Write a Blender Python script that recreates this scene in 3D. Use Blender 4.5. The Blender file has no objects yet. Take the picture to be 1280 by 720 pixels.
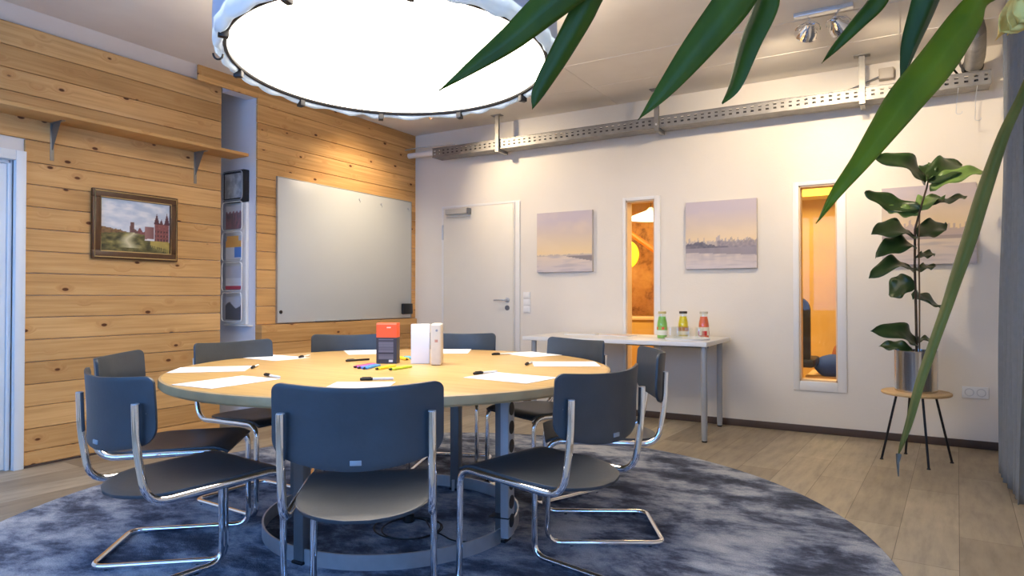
import bpy, bmesh, math, random
from mathutils import Vector, Matrix, noise
random.seed(7)
R = math.radians
PI = math.pi
scene = bpy.context.scene
COL = scene.collection

# ------------------------------------------------------------------ helpers
def lin(c):
    c = c / 255.0
    return c / 12.92 if c <= 0.04045 else ((c + 0.055) / 1.055) ** 2.4
def rgb(r, g, b):
    return (lin(r), lin(g), lin(b), 1.0)

def nt(name):
    m = bpy.data.materials.new(name); m.use_nodes = True
    t = m.node_tree
    return m, t, t.nodes['Principled BSDF']
def N(t, typ, **kw):
    n = t.nodes.new(typ)
    for k, v in kw.items():
        if k.startswith('i_'):
            n.inputs[k[2:].replace('_', ' ')].default_value = v
        else:
            setattr(n, k, v)
    return n
def L(t, a, b): t.links.new(a, b)
def ramp(t, stops, interp='LINEAR'):
    n = t.nodes.new('ShaderNodeValToRGB'); n.color_ramp.interpolation = interp
    e = n.color_ramp.elements
    while len(e) < len(stops): e.new(0.5)
    for q, (p, c) in zip(e, stops): q.position = p; q.color = c
    return n
def coords(t, scale=(1, 1, 1), rot=(0, 0, 0), loc=(0, 0, 0), kind='Object'):
    tc = N(t, 'ShaderNodeTexCoord'); mp = N(t, 'ShaderNodeMapping')
    mp.inputs['Scale'].default_value = scale; mp.inputs['Rotation'].default_value = rot; mp.inputs['Location'].default_value = loc
    L(t, tc.outputs[kind], mp.inputs['Vector']); return mp.outputs['Vector']
def mix(t, fac, a, b, mode='MIX'):
    n = N(t, 'ShaderNodeMix', data_type='RGBA', blend_type=mode)
    for k, v in (('Factor', fac), ('A', a), ('B', b)):
        s = [i for i in n.inputs if i.name == k and (i.type == 'RGBA' if k != 'Factor' else i.type == 'VALUE')][0]
        if hasattr(v, 'links'): L(t, v, s)
        else: s.default_value = v
    return [o for o in n.outputs if o.type == 'RGBA'][0]

def plain(name, col, rough=0.5, metal=0.0, var=0.06, vscale=6.0, bump=0.0, bscale=80, **kw):
    """principled with a little procedural colour variation and bump"""
    m, t, p = nt(name)
    v = coords(t)
    n = N(t, 'ShaderNodeTexNoise'); n.inputs['Scale'].default_value = vscale; n.inputs['Detail'].default_value = 4
    L(t, v, n.inputs['Vector'])
    lo = tuple(c * (1 - var) for c in col[:3]) + (1,); hi = tuple(min(1, c * (1 + var)) for c in col[:3]) + (1,)
    r = ramp(t, [(0.3, lo), (0.7, hi)]); L(t, n.outputs['Fac'], r.inputs['Fac']); L(t, r.outputs['Color'], p.inputs['Base Color'])
    p.inputs['Roughness'].default_value = rough; p.inputs['Metallic'].default_value = metal
    for k, val in kw.items(): p.inputs[k.replace('_', ' ')].default_value = val
    if bump:
        b = N(t, 'ShaderNodeTexNoise'); b.inputs['Scale'].default_value = bscale; b.inputs['Detail'].default_value = 3
        L(t, v, b.inputs['Vector'])
        bn = N(t, 'ShaderNodeBump'); bn.inputs['Strength'].default_value = bump; bn.inputs['Distance'].default_value = 0.01
        L(t, b.outputs['Fac'], bn.inputs['Height']); L(t, bn.outputs['Normal'], p.inputs['Normal'])
    return m
def emis(name, col, s):
    m, t, p = nt(name)
    p.inputs['Base Color'].default_value = col; p.inputs['Emission Color'].default_value = col; p.inputs['Emission Strength'].default_value = s
    return m
def painted(name, rough=0.6, emit=0):
    m, t, p = nt(name)
    a = N(t, 'ShaderNodeVertexColor', layer_name='paint'); L(t, a.outputs['Color'], p.inputs['Base Color'])
    p.inputs['Roughness'].default_value = rough
    return m

class MB:
    def __init__(s): s.b = bmesh.new()
    def box(s, x0, x1, y0, y1, z0, z1, bev=0.0, M=None, seg=2):
        c = Vector(((x0 + x1) / 2, (y0 + y1) / 2, (z0 + z1) / 2)); d = (abs(x1 - x0), abs(y1 - y0), abs(z1 - z0))
        r = bmesh.ops.create_cube(s.b, size=1.0, matrix=Matrix.Translation(c) @ Matrix.Diagonal((*d, 1)))
        vs = r['verts']
        if bev > 0:
            es = list({e for v in vs for e in v.link_edges})
            q = bmesh.ops.bevel(s.b, geom=es, offset=min(bev, min(d) * 0.49), segments=seg, profile=0.5, affect='EDGES')
            vs = list({v for f in q['faces'] for v in f.verts} | {v for v in vs if v.is_valid})
        if M is not None: bmesh.ops.transform(s.b, matrix=M, verts=vs)
        return s
    def tube(s, pts, r, seg=10, closed=False, cap=True):
        pts = [Vector(p) for p in pts]; n = len(pts); rings = []
        prev = None
        for i, p in enumerate(pts):
            if closed: t = pts[(i + 1) % n] - pts[i - 1]
            elif i == 0: t = pts[1] - pts[0]
            elif i == n - 1: t = pts[-1] - pts[-2]
            else: t = (pts[i + 1] - p).normalized() + (p - pts[i - 1]).normalized()
            t.normalize()
            if prev is None:
                u = Vector((0, 0, 1)) if abs(t.z) < 0.9 else Vector((1, 0, 0))
                u = (u - t * u.dot(t)).normalized()
            else:
                u = (prev - t * prev.dot(t)); u = u.normalized() if u.length > 1e-6 else t.orthogonal().normalized()
            prev = u; w = t.cross(u)
            rr = r[i] if isinstance(r, (list, tuple)) else r
            rings.append([s.b.verts.new(p + (u * math.cos(a) + w * math.sin(a)) * rr) for a in [2 * PI * k / seg for k in range(seg)]])
        m = n if closed else n - 1
        for i in range(m):
            A = rings[i]; B = rings[(i + 1) % n]
            for k in range(seg): s.b.faces.new((A[k], A[(k + 1) % seg], B[(k + 1) % seg], B[k]))
        if cap and not closed: s.b.faces.new(rings[0][::-1]); s.b.faces.new(rings[-1])
        return s
    def lathe(s, prof, c=(0, 0, 0), seg=48, M=None, close=False):
        rings = []; vs = []
        for (r, z) in prof:
            ring = [s.b.verts.new((c[0] + r * math.cos(2 * PI * k / seg), c[1] + r * math.sin(2 * PI * k / seg), c[2] + z)) for k in range(seg)] if r > 1e-6 else [s.b.verts.new((c[0], c[1], c[2] + z))]
            rings.append(ring); vs += ring
        for A, B in list(zip(rings, rings[1:])) + ([(rings[-1], rings[0])] if close else []):
            for k in range(seg):
                a0, a1 = A[k % len(A)], A[(k + 1) % len(A)]; b0, b1 = B[k % len(B)], B[(k + 1) % len(B)]
                f = [a0, a1, b1, b0]; g = []
                for v in f:
                    if v not in g: g.append(v)
                if len(g) >= 3: s.b.faces.new(g)
        if M is not None: bmesh.ops.transform(s.b, matrix=M, verts=vs)
        return s
    def prism(s, poly, z0, z1, M=None, bev=0):
        a = [s.b.verts.new((x, y, z0)) for x, y in poly]; b = [s.b.verts.new((x, y, z1)) for x, y in poly]
        n = len(poly); fs = [s.b.faces.new(a[::-1]), s.b.faces.new(b)]
        for k in range(n): s.b.faces.new((a[k], a[(k + 1) % n], b[(k + 1) % n], b[k]))
        if M is not None: bmesh.ops.transform(s.b, matrix=M, verts=a + b)
        return s
    def build(s, name, mat, parent=None, smooth=True, ang=35, loc=None, rot=0.0):
        bmesh.ops.recalc_face_normals(s.b, faces=s.b.faces)
        me = bpy.data.meshes.new(name); s.b.to_mesh(me); s.b.free()
        me.materials.append(mat)
        if smooth:
            me.shade_smooth()
            me.set_sharp_from_angle(angle=R(ang))
        o = bpy.data.objects.new(name, me); COL.objects.link(o)
        if parent is not None: o.parent = parent
        if loc is not None: o.location = loc
        if rot: o.rotation_euler = (0, 0, rot)
        return o
def tag(o, label=None, cat=None, group=None, kind=None):
    if label: o['label'] = label
    if cat: o['category'] = cat
    if group: o['group'] = group
    if kind: o['kind'] = kind
    return o
def thing(name, label, cat, loc=(0, 0, 0), rot=0.0, group=None):
    o = bpy.data.objects.new(name, None); o.empty_display_size = 0.1; COL.objects.link(o)
    o.location = loc; o.rotation_euler = (0, 0, rot); return tag(o, label, cat, group)
def struct(o): o['kind'] = 'structure'; return o
def copy_tree(o, parent=None):
    c = o.copy(); COL.objects.link(c)
    if parent is not None: c.parent = parent
    for ch in list(o.children): copy_tree(ch, c)
    return c
def bend(pts, rad, seg=6):
    """polyline with its inner corners rounded"""
    pts = [Vector(p) for p in pts]; out = [pts[0]]
    for i in range(1, len(pts) - 1):
        a, b, c = pts[i - 1], pts[i], pts[i + 1]
        u = (a - b); v = (c - b); r = min(rad if not isinstance(rad, list) else rad[i - 1], u.length * .49, v.length * .49)
        p, q = b + u.normalized() * r, b + v.normalized() * r
        for k in range(seg + 1):
            s = k / seg; out.append(p * (1 - s) ** 2 + b * 2 * s * (1 - s) + q * s * s)
    out.append(pts[-1]); return out
def rrect(w, h, r, seg=5, x=0, y=0):
    out = []
    for cx, cy, a0 in ((w / 2 - r, h / 2 - r, 0), (-w / 2 + r, h / 2 - r, 90), (-w / 2 + r, -h / 2 + r, 180), (w / 2 - r, -h / 2 + r, 270)):
        for k in range(seg + 1):
            a = R(a0 + 90 * k / seg); out.append((x + cx + r * math.cos(a), y + cy + r * math.sin(a)))
    return out
def paint_panel(name, w, h, nx, ny, fn, mat, parent, M, depth=0.002):
    """flat picture: a fine grid coloured vertex by vertex, u right, v up; M places local XZ plane facing -Y"""
    b = bmesh.new(); g = []
    for j in range(ny + 1):
        g.append([b.verts.new((-w / 2 + w * i / nx, 0, -h / 2 + h * j / ny)) for i in range(nx + 1)])
    for j in range(ny):
        for i in range(nx): b.faces.new((g[j][i], g[j][i + 1], g[j + 1][i + 1], g[j + 1][i]))
    cols = []
    for j in range(ny + 1):
        for i in range(nx + 1):
            c = fn(i / nx, j / ny); cols += [lin(max(0, min(255, q))) for q in c] + [1.0]
    me = bpy.data.meshes.new(name); b.to_mesh(me); b.free()
    a = me.color_attributes.new('paint', 'FLOAT_COLOR', 'POINT'); a.data.foreach_set('color', cols)
    me.materials.append(mat); me.transform(M)
    o = bpy.data.objects.new(name, me); COL.objects.link(o)
    if parent is not None: o.parent = parent
    return o
def fbm(x, y, s=1.0, o=4, seed=0.0):
    v = 0; a = 0.5
    for k in range(o):
        v += a * noise.noise(Vector((x * s, y * s, seed + k * 7.3))); s *= 2; a *= 0.5
    return v
def lerp(a, b, t): return tuple(p + (q - p) * t for p, q in zip(a, b))

# ------------------------------------------------------------------ materials
def wood_boards(name, zoff, h, tint=(1, 1, 1)):
    m, t, p = nt(name)
    tc = N(t, 'ShaderNodeTexCoord'); sp = N(t, 'ShaderNodeSeparateXYZ'); L(t, tc.outputs['Object'], sp.inputs[0])
    a = N(t, 'ShaderNodeMath', operation='SUBTRACT'); L(t, sp.outputs['Z'], a.inputs[0]); a.inputs[1].default_value = zoff
    d = N(t, 'ShaderNodeMath', operation='DIVIDE'); L(t, a.outputs[0], d.inputs[0]); d.inputs[1].default_value = h
    fl = N(t, 'ShaderNodeMath', operation='FLOOR'); L(t, d.outputs[0], fl.inputs[0])
    wn = N(t, 'ShaderNodeTexWhiteNoise', noise_dimensions='1D'); L(t, fl.outputs[0], wn.inputs['W'])
    # board-wise shift of the grain
    k = N(t, 'ShaderNodeMath', operation='MULTIPLY'); L(t, wn.outputs['Value'], k.inputs[0]); k.inputs[1].default_value = 30.0
    cb = N(t, 'ShaderNodeCombineXYZ'); yy = N(t, 'ShaderNodeMath', operation='ADD'); L(t, sp.outputs['Y'], yy.inputs[0]); L(t, k.outputs[0], yy.inputs[1])
    L(t, yy.outputs[0], cb.inputs['X']); L(t, sp.outputs['Z'], cb.inputs['Y'])
    # knots
    mp = N(t, 'ShaderNodeMapping'); mp.inputs['Scale'].default_value = (4.6, 8.6, 1); L(t, cb.outputs[0], mp.inputs['Vector'])
    vo = N(t, 'ShaderNodeTexVoronoi', feature='F1'); vo.inputs['Scale'].default_value = 1.0; vo.inputs['Randomness'].default_value = 1.0; L(t, mp.outputs[0], vo.inputs['Vector'])
    kr = ramp(t, [(0.075, (1, 1, 1, 1)), (0.11, (0, 0, 0, 1))]); L(t, vo.outputs['Distance'], kr.inputs['Fac'])
    halo = ramp(t, [(0.0, (1, 1, 1, 1)), (0.33, (0, 0, 0, 1))]); L(t, vo.outputs['Distance'], halo.inputs['Fac'])
    # grain
    mp2 = N(t, 'ShaderNodeMapping'); mp2.inputs['Scale'].default_value = (0.9, 26, 1); L(t, cb.outputs[0], mp2.inputs['Vector'])
    ad = N(t, 'ShaderNodeVectorMath', operation='MULTIPLY_ADD'); L(t, halo.outputs['Color'], ad.inputs[0]); ad.inputs[1].default_value = (0.3, 2.0, 0); L(t, mp2.outputs[0], ad.inputs[2])
    g = N(t, 'ShaderNodeTexNoise'); g.inputs['Scale'].default_value = 1.6; g.inputs['Detail'].default_value = 6; g.inputs['Roughness'].default_value = 0.6; L(t, ad.outputs[0], g.inputs['Vector'])
    c = ramp(t, [(0.28, rgb(192, 146, 90)), (0.5, rgb(212, 167, 108)), (0.72, rgb(222, 181, 124))]); L(t, g.outputs['Fac'], c.inputs['Fac'])
    bt = ramp(t, [(0.0, (0.80 * tint[0], 0.76 * tint[1], 0.72 * tint[2], 1)), (1.0, (1.06 * tint[0], 1.06 * tint[1], 1.08 * tint[2], 1))]); L(t, wn.outputs['Value'], bt.inputs['Fac'])
    col = mix(t, 1.0, c.outputs['Color'], bt.outputs['Color'], 'MULTIPLY')
    big = N(t, 'ShaderNodeTexNoise'); big.inputs['Scale'].default_value = 1.3; L(t, cb.outputs[0], big.inputs['Vector'])
    bgr = ramp(t, [(0.3, (0.86, 0.84, 0.8, 1)), (0.7, (1.06, 1.06, 1.05, 1))]); L(t, big.outputs['Fac'], bgr.inputs['Fac'])
    col = mix(t, 1.0, col, bgr.outputs['Color'], 'MULTIPLY')
    hc = mix(t, 0.0, col, col)
    hm = N(t, 'ShaderNodeMath', operation='MULTIPLY'); L(t, halo.outputs['Color'], hm.inputs[0]); hm.inputs[1].default_value = 0.30
    col = mix(t, hm.outputs[0], col, rgb(170, 105, 50))
    col = mix(t, kr.outputs['Color'], col, rgb(92, 52, 26))
    L(t, col, p.inputs['Base Color']); p.inputs['Roughness'].default_value = 0.62; p.inputs['Specular IOR Level'].default_value = 0.3
    bn = N(t, 'ShaderNodeBump'); bn.inputs['Strength'].default_value = 0.12; bn.inputs['Distance'].default_value = 0.004; L(t, g.outputs['Fac'], bn.inputs['Height']); L(t, bn.outputs['Normal'], p.inputs['Normal'])
    return m
M_boardL = wood_boards('knotty_pine_left', -0.041, 0.1437)
M_boardR = wood_boards('knotty_pine_alcove', 0.015, 0.1565, (1.02, 1.0, 0.97))
M_shelf = wood_boards('pine_shelf', -5, 10, (0.98, 0.98, 0.96))

def floor_mat():
    m, t, p = nt('grey_oak_vinyl')
    v = coords(t, rot=(0, 0, R(-86.5)))
    br = N(t, 'ShaderNodeTexBrick'); br.offset = 0.37; br.offset_frequency = 2
    br.inputs['Scale'].default_value = 1.0; br.inputs['Brick Width'].default_value = 1.22; br.inputs['Row Height'].default_value = 0.235
    br.inputs['Mortar Size'].default_value = 0.0015; br.inputs['Mortar Smooth'].default_value = 0.2; br.inputs['Bias'].default_value = 0.0
    br.inputs['Color1'].default_value = rgb(176, 165, 146); br.inputs['Color2'].default_value = rgb(142, 130, 112); br.inputs['Mortar'].default_value = rgb(108, 98, 84)
    L(t, v, br.inputs['Vector'])
    mp = N(t, 'ShaderNodeMapping'); mp.inputs['Scale'].default_value = (1.6, 9, 1); L(t, v, mp.inputs['Vector'])
    g = N(t, 'ShaderNodeTexNoise'); g.inputs['Scale'].default_value = 2.2; g.inputs['Detail'].default_value = 7; g.inputs['Roughness'].default_value = 0.62; L(t, mp.outputs[0], g.inputs['Vector'])
    gr = ramp(t, [(0.25, (0.70, 0.69, 0.68, 1)), (0.5, (0.97, 0.96, 0.95, 1)), (0.75, (1.16, 1.14, 1.1, 1))]); L(t, g.outputs['Fac'], gr.inputs['Fac'])
    b = N(t, 'ShaderNodeTexNoise'); b.inputs['Scale'].default_value = 3.0; b.inputs['Detail'].default_value = 3; L(t, v, b.inputs['Vector'])
    brr = ramp(t, [(0.3, (0.9, 0.9, 0.9, 1)), (0.7, (1.08, 1.07, 1.04, 1))]); L(t, b.outputs['Fac'], brr.inputs['Fac'])
    c = mix(t, 1.0, br.outputs['Color'], gr.outputs['Color'], 'MULTIPLY'); c = mix(t, 1.0, c, brr.outputs['Color'], 'MULTIPLY')
    L(t, c, p.inputs['Base Color']); p.inputs['Roughness'].default_value = 0.5; p.inputs['Specular IOR Level'].default_value = 0.35
    return m
def rug_mat():
    m, t, p = nt('mottled_blue_pile')
    v = coords(t, rot=(0, 0, R(-35)), scale=(1.0, 1.55, 1))
    n1 = N(t, 'ShaderNodeTexNoise'); n1.inputs['Scale'].default_value = 2.0; n1.inputs['Detail'].default_value = 10; n1.inputs['Roughness'].default_value = 0.70; n1.inputs['Distortion'].default_value = 0.15; L(t, v, n1.inputs['Vector'])
    r1 = ramp(t, [(0.39, rgb(52, 58, 74)), (0.455, rgb(84, 91, 110)), (0.50, rgb(126, 134, 152)), (0.56, rgb(168, 174, 186)), (0.66, rgb(200, 203, 208))])
    L(t, n1.outputs['Fac'], r1.inputs['Fac'])
    v2 = coords(t); n2 = N(t, 'ShaderNodeTexNoise'); n2.inputs['Scale'].default_value = 180; n2.inputs['Detail'].default_value = 2; L(t, v2, n2.inputs['Vector'])
    r2 = ramp(t, [(0.3, (0.72, 0.72, 0.74, 1)), (0.7, (1.12, 1.12, 1.12, 1))]); L(t, n2.outputs['Fac'], r2.inputs['Fac'])
    c = mix(t, 1.0, r1.outputs['Color'], r2.outputs['Color'], 'MULTIPLY')
    L(t, c, p.inputs['Base Color']); p.inputs['Roughness'].default_value = 0.95; p.inputs['Specular IOR Level'].default_value = 0.1
    p.inputs['Sheen Weight'].default_value = 0.08; p.inputs['Sheen Roughness'].default_value = 0.5
    bn = N(t, 'ShaderNodeBump'); bn.inputs['Strength'].default_value = 0.7; bn.inputs['Distance'].default_value = 0.01
    ad = N(t, 'ShaderNodeMath', operation='ADD'); L(t, n1.outputs['Fac'], ad.inputs[0]); L(t, n2.outputs['Fac'], ad.inputs[1]); L(t, ad.outputs[0], bn.inputs['Height'])
    L(t, bn.outputs['Normal'], p.inputs['Normal'])
    return m
def table_mat():
    m, t, p = nt('maple_laminate')
    v = coords(t, scale=(1, 9, 1), rot=(0, 0, R(30)))
    n = N(t, 'ShaderNodeTexNoise'); n.inputs['Scale'].default_value = 3; n.inputs['Detail'].default_value = 6; L(t, v, n.inputs['Vector'])
    r = ramp(t, [(0.3, rgb(206, 164, 100)), (0.55, rgb(218, 178, 112)), (0.8, rgb(226, 188, 124))]); L(t, n.outputs['Fac'], r.inputs['Fac'])
    L(t, r.outputs['Color'], p.inputs['Base Color']); p.inputs['Roughness'].default_value = 0.32; p.inputs['Specular IOR Level'].default_value = 0.45
    return m
def ceil_mat():
    m, t, p = nt('painted_concrete_ceiling')
    v = coords(t); n = N(t, 'ShaderNodeTexNoise'); n.inputs['Scale'].default_value = 1.8; n.inputs['Detail'].default_value = 7; L(t, v, n.inputs['Vector'])
    r = ramp(t, [(0.3, rgb(222, 215, 206)), (0.7, rgb(234, 228, 219))]); L(t, n.outputs['Fac'], r.inputs['Fac'])
    vo = N(t, 'ShaderNodeTexVoronoi'); vo.inputs['Scale'].default_value = 1.6; L(t, v, vo.inputs['Vector'])
    vr = ramp(t, [(0.016, (1, 1, 1, 1)), (0.026, (0, 0, 0, 1))]); L(t, vo.outputs['Distance'], vr.inputs['Fac'])
    c = mix(t, vr.outputs['Color'], r.outputs['Color'], rgb(140, 130, 124))
    L(t, c, p.inputs['Base Color']); p.inputs['Roughness'].default_value = 0.9
    b = N(t, 'ShaderNodeTexNoise'); b.inputs['Scale'].default_value = 9; b.inputs['Detail'].default_value = 6; L(t, v, b.inputs['Vector'])
    bn = N(t, 'ShaderNodeBump'); bn.inputs['Strength'].default_value = 0.2; bn.inputs['Distance'].default_value = 0.006; L(t, b.outputs['Fac'], bn.inputs['Height']); L(t, bn.outputs['Normal'], p.inputs['Normal'])
    return m
M_floor = floor_mat(); M_rug = rug_mat(); M_top = table_mat(); M_ceil = ceil_mat()
M_wall = plain('white_plaster', rgb(230, 223, 211), 0.85, var=0.02, vscale=2.5, bump=0.12, bscale=70)
M_wallL = plain('white_plaster_niche', rgb(222, 222, 228), 0.85, var=0.02, vscale=2.5, bump=0.1, bscale=70)
M_door = plain('white_door_paint', rgb(230, 224, 210), 0.45, var=0.01)
M_frame = plain('white_frame_paint', rgb(232, 230, 226), 0.4, var=0.01)
M_doorL = plain('pale_door_paint', rgb(222, 229, 234), 0.4, var=0.02)
M_base = plain('dark_brown_skirting', rgb(78, 62, 54), 0.55, var=0.12)
M_chrome = plain('chrome', (0.9, 0.9, 0.91, 1), 0.06, 1.0, var=0.02)
M_steel = plain('brushed_steel', (0.62, 0.64, 0.67, 1), 0.36, 0.7, var=0.06, vscale=20)
M_darksteel = plain('grey_painted_steel', rgb(122, 126, 132), 0.42, 0.6, var=0.05)
M_galv = plain('galvanised_steel', (0.28, 0.27, 0.255, 1), 0.5, 0.75, var=0.14, vscale=14)
M_chair = plain('dark_stained_plywood', rgb(50, 58, 66), 0.42, var=0.08, vscale=18, bump=0.05, bscale=90, Specular_IOR_Level=0.6)
M_edge = plain('pale_beech_edge', rgb(190, 160, 116), 0.5, var=0.1, vscale=9)
M_black = plain('black_plastic', rgb(22, 22, 24), 0.45)
M_blackm = plain('black_metal', rgb(30, 30, 33), 0.4, 0.4)
M_white = plain('white_plastic', rgb(236, 236, 234), 0.35, var=0.01)
M_paper = plain('white_paper', rgb(240, 242, 246), 0.8, var=0.008)
M_greyplas = plain('grey_label', rgb(150, 156, 164), 0.4)
M_wtable = plain('white_laminate', rgb(236, 234, 230), 0.35, var=0.01)
M_wleg = plain('silver_grey_leg', rgb(168, 172, 178), 0.4, 0.3)
M_stool = plain('birch_stool', rgb(216, 178, 124), 0.5, var=0.08, vscale=12)
M_wb = plain('magnetic_board_enamel', rgb(196, 199, 197), 0.30, var=0.015, vscale=1.5)
M_alu = plain('aluminium_edge', rgb(176, 178, 178), 0.4, 0.7)
M_paint = painted('painted_picture', 0.55)
M_canvas_side = plain('canvas_edge', rgb(196, 188, 184), 0.8)
M_pframe = plain('dark_walnut_frame', rgb(84, 54, 30), 0.4, var=0.15, vscale=25)
M_gold = plain('gilt_line', rgb(214, 184, 124), 0.4, 0.5)
M_curtain = plain('slate_blue_fabric', rgb(126, 130, 134), 0.9, var=0.05, vscale=30, bump=0.3, bscale=400)
M_fig = plain('fiddle_leaf', rgb(50, 74, 36), 0.35, var=0.25, vscale=14)
M_figl = plain('young_fiddle_leaf', rgb(112, 142, 72), 0.4, var=0.2, vscale=14)
M_stem = plain('brown_stem', rgb(82, 66, 48), 0.7, var=0.2, vscale=30)
M_soil = plain('potting_soil', rgb(52, 40, 30), 0.95, var=0.3, vscale=60, bump=0.8)
M_soil2 = M_soil
def leafmat(name, c1, c2, rough=0.38, tr=0.25):
    m, t, p = nt(name)
    v = coords(t, scale=(14, 14, 3)); n = N(t, 'ShaderNodeTexNoise'); n.inputs['Scale'].default_value = 1.5; n.inputs['Detail'].default_value = 5; L(t, v, n.inputs['Vector'])
    r = ramp(t, [(0.3, c1), (0.7, c2)]); L(t, n.outputs['Fac'], r.inputs['Fac']); 
    tw = N(t, 'ShaderNodeBsdfTranslucent'); mx = N(t, 'ShaderNodeMixShader'); mx.inputs[0].default_value = tr
    L(t, r.outputs['Color'], p.inputs['Base Color']); p.inputs['Roughness'].default_value = rough; p.inputs['Specular IOR Level'].default_value = 0.25
    g = mix(t, 0.6, r.outputs['Color'], rgb(120, 170, 30)); L(t, g, tw.inputs['Color'])
    out = t.nodes['Material Output']; L(t, p.outputs[0], mx.inputs[1]); L(t, tw.outputs[0], mx.inputs[2]); L(t, mx.outputs[0], out.inputs['Surface'])
    return m
M_leaf = leafmat('palm_leaf', rgb(48, 62, 2), rgb(66, 80, 4), 0.5, tr=0.12)
M_leaf_y = leafmat('yellow_green_palm_leaf', rgb(86, 96, 1), rgb(112, 114, 4), 0.5, tr=0.2)
M_leaf_d = leafmat('dark_striped_leaf', rgb(36, 48, 8), rgb(62, 82, 24), 0.5, 0.1)
M_leaf_o = leafmat('old_olive_leaf', rgb(84, 76, 20), rgb(112, 98, 36), 0.55, 0.05)
M_dry = plain('dry_cream_sheath', rgb(240, 196, 104), 0.7, var=0.2, vscale=18)
M_bark = plain('pale_cane_bark', rgb(168, 146, 108), 0.8, var=0.2, vscale=20, bump=0.5, bscale=40)
M_lamp = emis('lamp_diffuser_cloth', (1.0, 0.89, 0.74, 1), 10.5)
def skirt_mat():
    m, t, p = nt('white_lamp_cloth')
    p.inputs['Base Color'].default_value = rgb(190, 204, 220); p.inputs['Roughness'].default_value = 0.7
    tw = N(t, 'ShaderNodeBsdfTranslucent'); tw.inputs['Color'].default_value = rgb(170, 196, 222); mx = N(t, 'ShaderNodeMixShader'); mx.inputs[0].default_value = 0.30
    v = coords(t); n = N(t, 'ShaderNodeTexNoise'); n.inputs['Scale'].default_value = 9; n.inputs['Detail'].default_value = 3; L(t, v, n.inputs['Vector'])
    bn = N(t, 'ShaderNodeBump'); bn.inputs['Strength'].default_value = 0.5; bn.inputs['Distance'].default_value = 0.02; L(t, n.outputs['Fac'], bn.inputs['Height']); L(t, bn.outputs['Normal'], p.inputs['Normal'])
    L(t, p.outputs[0], mx.inputs[1]); L(t, tw.outputs[0], mx.inputs[2]); L(t, mx.outputs[0], t.nodes['Material Output'].inputs['Surface'])
    return m
M_skirt = skirt_mat()
M_drum = plain('daylight_blue_drum_cloth', rgb(176, 188, 208), 0.8, var=0.03, bump=0.2, bscale=12)  # blue of the daylight is put into the drum cloth colour
def glass_mat(name, col=(1, 1, 1, 1), alpha=0.12, rough=0.02, edge=0.45):
    """thin clear glazing: mostly transparent with a glossy coat"""
    m, t, p = nt(name)
    tr = N(t, 'ShaderNodeBsdfTransparent'); tr.inputs['Color'].default_value = col
    gl = N(t, 'ShaderNodeBsdfGlossy'); gl.inputs['Roughness'].default_value = rough; gl.inputs['Color'].default_value = (1, 1, 1, 1)
    fr = N(t, 'ShaderNodeLayerWeight'); fr.inputs['Blend'].default_value = 0.5
    pw_ = N(t, 'ShaderNodeMath', operation='POWER'); L(t, fr.outputs['Facing'], pw_.inputs[0]); pw_.inputs[1].default_value = 3.5
    ad = N(t, 'ShaderNodeMath', operation='MULTIPLY_ADD'); L(t, pw_.outputs[0], ad.inputs[0]); ad.inputs[1].default_value = edge; ad.inputs[2].default_value = alpha
    mx = N(t, 'ShaderNodeMixShader'); L(t, ad.outputs[0], mx.inputs[0]); L(t, tr.outputs[0], mx.inputs[1]); L(t, gl.outputs[0], mx.inputs[2])
    L(t, mx.outputs[0], t.nodes['Material Output'].inputs['Surface'])
    return m
M_pane = glass_mat('window_glass', (0.98, 0.97, 0.94, 1), 0.012)
M_glass = glass_mat('drinking_glass', (0.97, 0.98, 0.97, 1), 0.06, 0.08, 0.75)
M_clear = glass_mat('clear_holder_plastic', (0.99, 0.99, 0.99, 1), 0.02, 0.1, 0.12)
M_bottleglass = glass_mat('bottle_glass', (0.95, 0.98, 0.95, 1), 0.05, 0.05)

# ------------------------------------------------------------------ room shell
XR = 0.70; XL = -4.84; YB = 5.84; YF = -1.7; H = 2.91; X2 = -4.70; YN = 3.72
struct(MB().box(-5.6, XR + 0.15, YF - 0.15, YB + 0.12, -0.1, 0).build('floor', M_floor))
struct(MB().box(-5.6, XR + 0.15, YF - 0.15, YB + 0.12, H, H + 0.12).build('ceiling', M_ceil))
# faint raised seams of the ceiling panels
sm = MB()
sm.box(X2, XR, 4.66, 4.668, H - 0.004, H); sm.box(X2, XR, 5.25, 5.256, H - 0.003, H); sm.box(-2.29, -2.283, 3.0, YB, H - 0.003, H); sm.box(0.0, 0.006, 3.0, YB, H - 0.003, H)
struct(sm.build('trim_1', M_ceil))
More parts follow.
